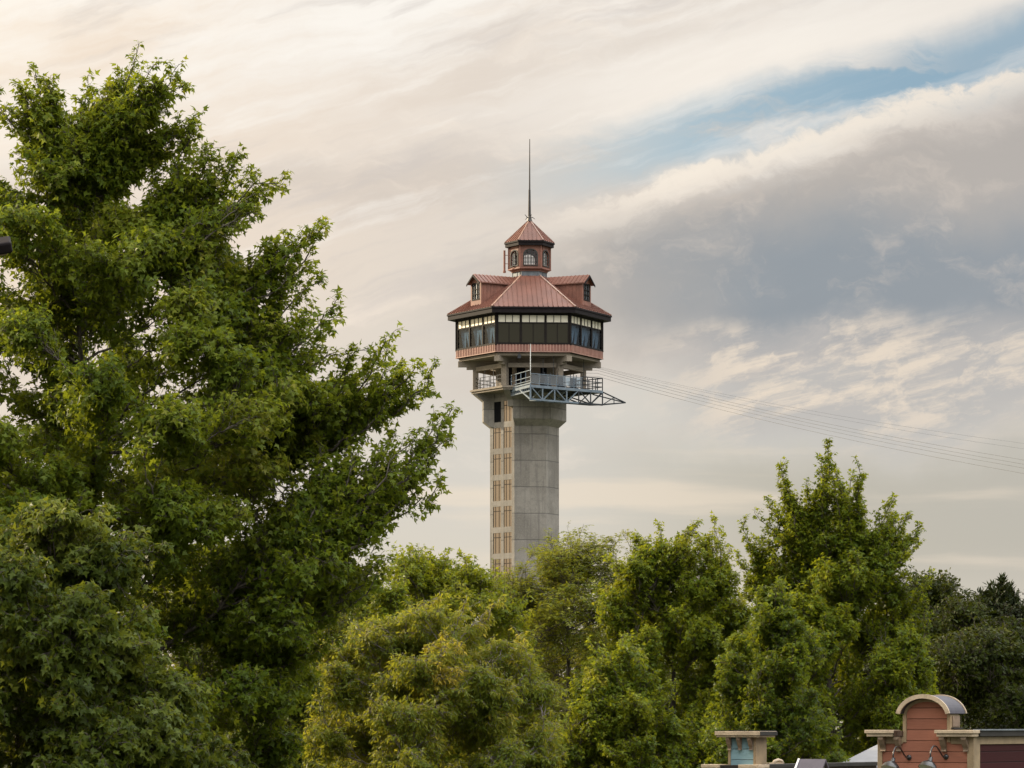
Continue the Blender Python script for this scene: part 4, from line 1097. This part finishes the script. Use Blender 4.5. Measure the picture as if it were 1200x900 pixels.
# hanging flood lamps under the skirt
s = MB()
fl = face(RC, 4)
s.fbox(fl, -1.45, -1.15, .05, .25, 33.75, 34.1); s.bar(fl[0] + fl[1] * -1.3 + fl[2] * .1 + up(34.1), fl[0] + fl[1] * -1.3 + fl[2] * .1 + up(34.35), .06)
tb(s, 'flood_lamp', M_STEELD)
for k, u in ((4, .95), (4, 1.9), (5, .6)):
    fl = face(RC, k); s = MB(); s.bar(fl[0] + fl[1] * u - fl[2] * .6 + up(34.1), fl[0] + fl[1] * u - fl[2] * .6 + up(32.2), .045); tb(s, 'rod', M_STEELD)

# ------------------------------------------------------------------ zip line cables
M_CABLE = plain('steel_cable', (0.16, 0.16, 0.165), rough=0.5, metal=0.4, var=0.1)
cabs = [
    ((700, 429.5), (1215, 521.5), -1.0, -22, .008, 'topmost faint zip line cable running right from the tower'),
    ((700, 430.5), (1215, 528.0), -1.6, -22, .008, 'second faint zip line cable from the top, just under the topmost one'),
    ((700, 431.5), (1215, 541.5), -2.2, -48, .0125, 'upper cable of the four close dark zip lines running right from the tower'),
    ((700, 434.0), (1215, 546.5), -2.6, -50, .0125, 'second cable down of the four close dark zip lines'),
    ((700, 437.5), (1215, 551.0), -3.0, -52, .0125, 'third cable down of the four close dark zip lines'),
    ((700, 441.0), (1215, 557.5), -3.4, -54, .013, 'lowest of all the zip line cables running right from the tower'),
]
for (a, b, da, db, r, lab) in cabs:
    pa = P(a[0], a[1], TD + da); pb = P(b[0], b[1], TD + db)
    core_ = np.array([TX + 2.0, TD - .5, pa[2] + .35])
    pts = [core_]
    far = pb + (pb - pa) * 2.2
    for i in range(41):
        f = i / 40; p = pa + (far - pa) * f
        # catenary sag measured on the visible span
        p = p + up(-0.55 * 4 * (f / .3125) * (1 - f / .3125) * (1 if f < .3125 else .35))
        pts.append(p)
    s = MB(); s.tube(pts, r, 5)
    o = s.build('zip_line_cable', M_CABLE, None, pa)
    tag(o, lab, 'cable', 'zip line cables strung from the tower')
# ------------------------------------------------------------------ shop fronts at the lower right
def siding(name, col, board=0.22, rough=0.75, var=0.12):
    m, nt, b = material(name)
    ob, (x, y, z) = coords(nt)
    zz = nt.m('DIVIDE', nt.m('ADD', z, 0.03), board); fr = nt.m('FRACT', zz)
    gap = nt.m('MAXIMUM', nt.sstep(.06, .02, fr), nt.sstep(.95, .985, fr))
    tone = nt.noise(nt.xyz(nt.m('MULTIPLY', nt.m('FLOOR', zz), 3.3), 0.5, 0.5), 1.0, 1, .5)
    gr = nt.n('ShaderNodeMapping'); gr.inputs['Scale'].default_value = (1.2, 1.2, 22); nt.put(gr.inputs[0], ob)
    grain = nt.noise(gr.outputs[0], 3.0, 5, .6)
    lo = tuple(c * (1 - var * 1.8) for c in col) + (1,); hi = tuple(c * (1 + var * 1.3) for c in col) + (1,)
    c = nt.mix(nt.sstep(.3, .7, nt.m('ADD', nt.m('MULTIPLY', tone, .6), nt.m('MULTIPLY', grain, .4))), lo, hi)
    c = nt.mix(nt.m('MULTIPLY', gap, .75), c, tuple(v * .2 for v in col) + (1,))
    nt.put(b.inputs['Base Color'], c); b.inputs['Roughness'].default_value = rough; b.inputs['Specular IOR Level'].default_value = 0.2
    bp = nt.n('ShaderNodeBump'); bp.inputs['Strength'].default_value = .6; bp.inputs['Distance'].default_value = .015
    nt.put(bp.inputs['Height'], nt.m('SUBTRACT', nt.m('MULTIPLY', grain, .3), gap)); nt.put(b.inputs['Normal'], bp.outputs[0])
    return m
M_RED = siding('red_board_siding', (0.30, 0.122, 0.078))
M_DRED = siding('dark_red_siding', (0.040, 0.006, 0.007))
M_BLUE = siding('blue_board_siding', (0.20, 0.32, 0.36), board=.23)
M_CREAM = plain('cream_trim', (0.46, 0.36, 0.25), rough=.6, var=.16, scale=5, grime=.35, bump=.3)
M_TAN = plain('tan_trim', (0.28, 0.205, 0.12), rough=.6, var=.14, scale=4, grime=.2, bump=.2)
M_BROWN = plain('brown_timber', (0.085, 0.05, 0.032), rough=.6, var=.25, scale=5)
M_BRACK = plain('bracket_wood', (0.22, 0.155, 0.105), rough=.6, var=.2, scale=6, grime=.3)
M_SLATE = plain('slate_metal', (0.050, 0.047, 0.062), rough=.5, metal=.0, var=.15, scale=2, spec=.3)
M_LEDGE = plain('dark_ledge', (0.03, 0.027, 0.025), rough=.5, metal=.0, var=.2, scale=3, spec=.25)
M_GREYR = plain('light_grey_roof', (0.24, 0.24, 0.25), rough=.5, var=.08, scale=2)
M_PURP = plain('plum_grey_roof', (0.075, 0.068, 0.092), rough=.45, var=.12, scale=2)
M_LAMP = plain('black_enamel', (0.012, 0.013, 0.016), rough=.3, var=.2, coat=.4)
M_ENAM = plain('white_enamel', (0.75, 0.74, 0.70), rough=.35, var=.05)

TH = radians(30)
TG = np.array([cos(TH), -sin(TH), 0]); NM = np.array([-sin(TH), -cos(TH), 0])
D1 = 68.0
C1 = np.array([(1140 - 600) * D1 / F, D1, 0])
fr = (C1, TG, NM)
fz = lambda py, D=D1: E + (HZ - py) * D / F
red = empty('shop_building', C1, 'red boarded shop front with a barrel-roofed parapet box and cream cornices, bottom right corner', 'building')
def rb(mb, name, mat, parent=red, **kw): return mb.build(name, mat, parent, C1, **kw)
zc = fz(863)
s = MB(); s.fbox(fr, -2.02, 0, -.16, 0, 0, zc); rb(s, 'front_wall', M_RED)
s = MB(); s.fbox(fr, -.16, -.001, -6.0, -.162, 0, zc); rb(s, 'side_wall', M_DRED)
s = MB(); s.fbox(fr, -2.02, -.165, -6.0, -.165, zc - .5, zc - .35); rb(s, 'roof', M_LEDGE)
# corner boards and frieze
s = MB()
s.fbox(fr, -2.05, -1.95, 0.003, .035, 0, zc - .005); s.fbox(fr, -.11, .035, 0.003, .035, 0, zc - .005)
s.fbox(fr, .003, .035, -.30, 0.0, 0, zc - .005); s.fbox(fr, .003, .030, -6, -.305, zc - .16, zc - .006)
s.fbox(fr, .003, .033, -.78, -.62, 0, zc - .165) if False else None
s.fbox(fr, -1.945, -1.50, .003, .03, zc - .15, zc - .005); s.fbox(fr, -.46, -.115, .003, .03, zc - .15, zc - .005)
rb(s, 'corner_board', M_TAN, bevel=.006)
# cornices
def cornice(u0, u1, ret_to, name='cornice'):
    s = MB()
    s.fbox(fr, u0, u1, -.10, .26, fz(859.5), fz(855.5)); s.fbox(fr, u0 + .03, u1 - .03, -.10, .22, fz(863.3), fz(859.6))
    return rb(s, name, M_CREAM, bevel=.008)
cornice(-2.24, -1.60, 0); 
s = MB(); s.fbox(fr, -1.598, -1.592, -.10, .245, fz(863), fz(856)); s.fbox(fr, -1.592, -1.49, -.30, .10, fz(863), fz(856.4)); rb(s, 'shaded_cornice_end', M_BROWN)  # shade on the cornice's right end is put into the brown colour
cornice(-.72, .115, 1)
s = MB(); s.fbox(fr, .0, .12, -6.2, -.103, fz(863), fz(856.6), 0); s.fbox(fr, -.05, .16, -6.2, -.103, fz(856.4), fz(854.6), 1)
rb(s, 'side_ledge', [M_LEDGE, M_LEAD], bevel=.006)
# brackets
def bracket(frm, u, zt, h, d, w=.055):
    pr = [(0.036, zt), (d, zt), (d, zt - .05)]
    for i in range(9):
        f = i / 8; pr.append((0.04 + (d - .05) * (.5 + .5 * cos(pi * f)) * (1 - .15 * sin(2 * pi * f)) + .012, zt - .05 - (h - .08) * f))
    pr += [(.075, zt - h), (0.036, zt - h)]
    return MB().extrude(frm, pr, u - w, u + w)
for u in (-1.92, -1.58, -.60, -.13): rb(bracket(fr, u, fz(863.6), .29, .19), 'bracket', M_BRACK, bevel=.005)
# barrel-roofed box
bu0, bu1 = -1.50, -.47; bc = (bu0 + bu1) / 2; zsp = fz(838); zbx = zc + .001
s = MB()
prof = [(bu0 + .075, zbx), (bu1 - .075, zbx), (bu1 - .075, zsp)] + [(bc + (.44) * cos(pi * i / 16), zsp + .27 * sin(pi * i / 16)) for i in range(1, 16)] + [(bu0 + .075, zsp)]
s.wextrude(fr, prof, -.44, -.004)
box = rb(s, 'parapet_box', M_RED)
s = MB()
for a_, b_ in ((bu0, bu0 + .074), (bu1 - .074, bu1)): s.fbox(fr, a_, b_, -.46, .025, fz(870), zsp)
s.fbox(fr, bu0 + .08, bu1 - .08, -.47, -.445, zbx, zsp)
for i in range(16):
    a0_, a1_ = pi * i / 16, pi * (i + 1) / 16
    s.wextrude(fr, [(bc + .442 * cos(a0_), zsp + .272 * sin(a0_)), (bc + .50 * cos(a0_), zsp + .33 * sin(a0_)), (bc + .50 * cos(a1_), zsp + .33 * sin(a1_)), (bc + .442 * cos(a1_), zsp + .272 * sin(a1_))], -.46, .02)
rb(s, 'corner_post', M_TAN, box)
s = MB(); s.fbox(fr, bu1 + .001, bu1 + .02, -.43, -.06, fz(851.5), zsp - .02); rb(s, 'louvre', M_BRACK, box)
s = MB(); s.fbox(fr, bu0 - .04, bu1 + .06, -.50, -.02, fz(854.4), fz(852.6)); rb(s, 'flashing', M_LEDGE, box)
def vault(mb, hw, rise, z0, th, w0, w1, mi=0, n=20):
    for i in range(n):
        a0_, a1_ = pi * (.06 + .88 * i / n), pi * (.06 + .88 * (i + 1) / n)
        q = lambda a, e: (bc + (hw + e) * cos(a), z0 + (rise + e) * sin(a))
        mb.wextrude(fr, [q(a0_, 0), q(a0_, th), q(a1_, th), q(a1_, 0)], w0, w1, mi)
zv = zsp - .05
s = MB(); vault(s, .52, .40, zv, .05, -.66, .19); brl = rb(s, 'barrel_roof', M_SLATE, box)
s = MB(); vault(s, .505, .385, zv, .085, .191, .235); rb(s, 'arched_trim', M_CREAM, brl)
s = MB(); vault(s, .505, .385, zv, .085, -.70, -.661); rb(s, 'arched_trim', M_CREAM, brl)

# gooseneck lamps on the red wall
def gooseneck(u, zp, lab, sx):
    o = fr[0] + TG * u + NM * 0.0 + np.array([0, 0, zp])
    root = empty('gooseneck_lamp', o, lab, 'wall lamp', 'gooseneck lamps on the red shop front')
    g = lambda w, z, du=0: o + NM * w + TG * du + np.array([0, 0, z])
    k = D1 / F
    s = MB(); s.lathe(g(.003, 0), NM, [(0.0, 0), (.055, 0), (.055, .018), (.035, .03), (0.0, .036)], 16); s.build('wall_plate', M_LAMP, root, o, smooth=True)
    c = [(.02, 0), (.12, -.01), (.22, .035), (.36, .13), (.50, .205), (.64, .215), (.75, .16), (.80, .06), (.79, -.045)]
    pts = [g(*p) for p in c]
    # smooth the path
    fine = []
    for i in range(len(pts) - 1):
        p0 = pts[max(i - 1, 0)]; p1 = pts[i]; p2 = pts[i + 1]; p3 = pts[min(i + 2, len(pts) - 1)]
        for t in np.linspace(0, 1, 5)[:-1]:
            fine.append(.5 * (2 * p1 + (p2 - p0) * t + (2 * p0 - 5 * p1 + 4 * p2 - p3) * t * t + (3 * p1 - p0 - 3 * p2 + p3) * t ** 3))
    fine.append(pts[-1])
    s = MB(); s.tube(fine, .016, 8); s.build('gooseneck_arm', M_LAMP, root, o, smooth=True)
    ax = np.array([-.10, -.12, -1.0]) + NM * .28 - TG * .10; ax /= np.linalg.norm(ax)
    top = g(.79, -.03)
    s = MB(); s.lathe(top, ax, [(0.01, -.03), (.035, -.03), (.045, .03), (.05, .055), (.11, .085), (.16, .135), (.19, .20), (.195, .215)], 28, 0)
    s.lathe(top, ax, [(.19, .213), (.185, .20), (.155, .14), (.105, .09), (0.0, .075)], 28, 1)
    sh = s.build('lamp_shade', [M_LAMP, M_ENAM], root, o, smooth=True)
    s = MB(); s.lathe(top, ax, [(.0, .175), (.03, .17), (.04, .14), (.025, .10), (.02, .08)], 14); s.build('bulb', M_ENAM, root, o, smooth=True)
gooseneck(-1.37, fz(888), 'black gooseneck wall lamp nearer the left edge of the red shop front', 0)
gooseneck(-.57, fz(887), 'black gooseneck wall lamp under the right cornice of the red shop front', 0)

# blue parapet block on the neighbouring shop
D2 = 73.0; k2 = D2 / F
C2 = np.array([(886 - 600) * k2, D2, 0]); fb = (C2, TG, NM); z2 = lambda py: E + (HZ - py) * k2
blue = empty('shop_building', C2, 'low shop with a pale blue boarded parapet block, left of the red shop front', 'building')
def bb(mb, name, mat, parent=blue, **kw): return mb.build(name, mat, parent, C2, **kw)
wb_ = .66; db_ = .52
s = MB(); s.fbox(fb, -wb_ + .06, -.06, -db_ + .02, 0, z2(897.5), z2(862)); blk = bb(s, 'parapet_block', M_BLUE)
s = MB(); s.fbox(fb, -wb_, -wb_ + .059, -db_, .015, z2(897.5), z2(862.5)); s.fbox(fb, -.059, 0.0, -db_, .015, z2(897.5), z2(862.5))
bb(s, 'corner_post', M_TAN, blk)
s = MB(); s.fbox(fb, -wb_ - .22, .20, -db_ - .1, .22, z2(861.8), z2(857)); s.fbox(fb, -wb_ - .19, .17, -db_ - .08, .19, z2(864), z2(861.9)); bb(s, 'cornice', M_CREAM, blk, bevel=.008)
s = MB(); s.fbox(fb, -wb_ - .20, .19, -db_ - .09, .20, z2(856.9), z2(856)); s.fbox(fb, .202, .215, -db_ - .1, .22, z2(861.8), z2(857.3)); bb(s, 'cornice_cap', M_LEDGE, blk)
for u in (-.61, -.36, -.10): bb(bracket((C2, TG, NM), u, z2(864.2), .27, .16, .04), 'bracket', M_BRACK, blk, bevel=.004)
s = MB(); s.fbox(fb, -1.1, .02, -.2, .06, 0, z2(899.5)); bb(s, 'front_wall', M_BLUE)
s = MB(); s.fbox(fb, -.18, .05, -6.2, -.202, 0, z2(900)); bb(s, 'side_wall', M_BROWN)
s = MB(); s.fbox(fb, -1.17, -.75, -.25, .30, z2(900), z2(896)); bb(s, 'lower_cornice', M_CREAM, bevel=.008)
s = MB(); s.fbox(fb, -.28, .20, -.25, .30, z2(900), z2(896)); bb(s, 'lower_cornice', M_CREAM, bevel=.008)
s = MB(); s.fbox(fb, -.748, -.282, -.25, .22, z2(900.5), z2(896.6)); s.fbox(fb, -.1, .19, -6.4, -.252, z2(900.5), z2(895.8)); bb(s, 'side_ledge', M_LEDGE, bevel=.006)
s = MB(); s.fbox(fb, -.085, .05, -1.3, -.55, z2(895.6), z2(894.2)); s.wextrude(fb, [(-.05, 0 + z2(895.7))] + [(-.05 + .0, z2(895.7))] , 0, 0) if False else None
bb(s, 'coping', M_CREAM)
s = MB(); oc = C2 + TG * .02 + NM * -1.05 + np.array([0, 0, z2(895.7)])
s.tube([oc + NM * .24, oc + NM * .17 + up(.06), oc + up(.085), oc + NM * -.17 + up(.06), oc + NM * -.24], .035, 8); bb(s, 'arched_moulding', M_CREAM, smooth=True)
s = MB(); s.fbox(fb, -1.09, -.2, -6.2, -.21, z2(906), z2(903)); bb(s, 'roof', M_LEDGE)

# small plum-grey gable in front
D3 = 66.5; k3 = D3 / F; z3 = lambda py: E + (HZ - py) * k3
C3 = np.array([(952 - 600) * k3, D3, 0]); f3 = (C3, TG, NM)
gab = empty('kiosk', C3, 'small kiosk with a plum-grey gabled roof between the blue block and the red shop', 'kiosk')
def gb(mb, name, mat, parent=gab, **kw): return mb.build(name, mat, parent, C3, **kw)
zr = z3(889.5); hl = .27; hd = .42; dz_ = .48
s = MB(); s.fbox(f3, -hl + .05, hl - .05, -hd + .08, hd - .08, 0, zr - dz_); s.extrude(f3, [(-hd + .08, zr - dz_), (hd - .08, zr - dz_), (0, zr - .06)], -hl + .05, hl - .05); gb(s, 'wall', M_TAN)
s = MB()
for sg in (1, -1): s.extrude(f3, [(0, zr), (0, zr - .05), (sg * hd, zr - dz_ - .05), (sg * hd, zr - dz_)], -hl, hl + .02)
rf_ = gb(s, 'roof', M_PURP)
s = MB()
for sg in (1, -1):
    s.extrude(f3, [(0, zr + .012), (0, zr - .07), (sg * (hd + .01), zr - dz_ - .07), (sg * (hd + .01), zr - dz_ + .012)], -hl - .04, -hl - .001)
gb(s, 'verge_board', M_WHITE, rf_)

# light grey roof behind the red shop
D4 = 82.0; k4 = D4 / F; z4 = lambda py: E + (HZ - py) * k4
C4 = np.array([(1040 - 600) * k4, D4, 0])
gr = empty('shed', C4, 'shed with a light grey sloping roof, partly hidden behind the red shop front', 'shed')
R0 = P(1048, 866, D4 + 1.6) - (0, 0, 0); 
s = MB()
ap = P(1034, 869.5, D4 + 1.5); ap2 = P(1150, 869.5, D4 + 1.5)
e0 = P(978, 897.5, D4 - 1.2); e1 = P(1150, 897.5, D4 - 1.2); e2 = P(990, 897.5, D4 + 4.2); e3 = P(1150, 897.5, D4 + 4.2)
th = np.array([0, 0, -.06])
V = [e0, e1, ap2, ap, e2, e3]; V = V + [v + th for v in V]
s.add(V, [(0, 1, 2, 3), (4, 3, 2, 5), (0, 3, 4), (6, 9, 8, 7), (10, 11, 8, 9), (6, 10, 9), (0, 6, 7, 1), (1, 7, 8, 2), (2, 8, 11, 5), (5, 11, 10, 4), (4, 10, 6, 0)])
s.build('roof', M_GREYR, gr, C4)
s = MB(); s.box(e0[0] + .25, e1[0] - .1, D4 - .9, D4 + 3.9, 0, e0[2] - .065); s.build('wall', M_BROWN, gr, C4)

# flood light at the upper left edge
D5 = 30.0; hp = P(-14, 290, D5)
pole_x = (-75 - 600) * D5 / F; gz = float(ground_z(pole_x, D5))
fl = empty('street_lamp', (pole_x, D5, gz), 'dark box-shaped lamp head poking in at the left edge, tilted downward', 'street lamp')
FO = np.array([pole_x, D5, gz])
s = MB(); s.tube([(pole_x, D5, gz), (pole_x, D5, 10.55)], [.09, .06], 12); s.lathe((pole_x, D5, gz), (0, 0, 1), [(.0, .0), (.16, 0), (.16, .04), (.09, .06)], 14); s.build('pole', M_FRAME, fl, FO, smooth=True)
ta = radians(-14)   # the head dips to its outer end at the right
ht = np.array([cos(radians(12)) , sin(radians(12)), 0]) ; hu = np.array([0, 0, 1.0])
e_end = P(13.5, 286, D5); e_st = e_end - np.array([.52, .06, -.0]) + up(-.10)
axd = (e_end - e_st); axd /= np.linalg.norm(axd)
s = MB(); s.bar((pole_x, D5, 10.12), e_st, .06, .06); s.build('arm', M_FRAME, fl, FO)
s = MB(); s.bar(e_st, e_end, .22, .105, 0, (0, -.45, 1)); hd_ = s.build('lamp_head', M_FASCIA, fl, FO, bevel=.02)
upv = np.array([0, -.45, 1.0]); sx = np.cross(axd, upv); sx /= np.linalg.norm(sx); yv = np.cross(sx, axd)
s = MB(); s.bar(e_st + axd * .04 - yv * .057, e_end - axd * .05 - yv * .057, .18, .01, 0, upv); s.build('lens', M_BRACK, hd_, FO)
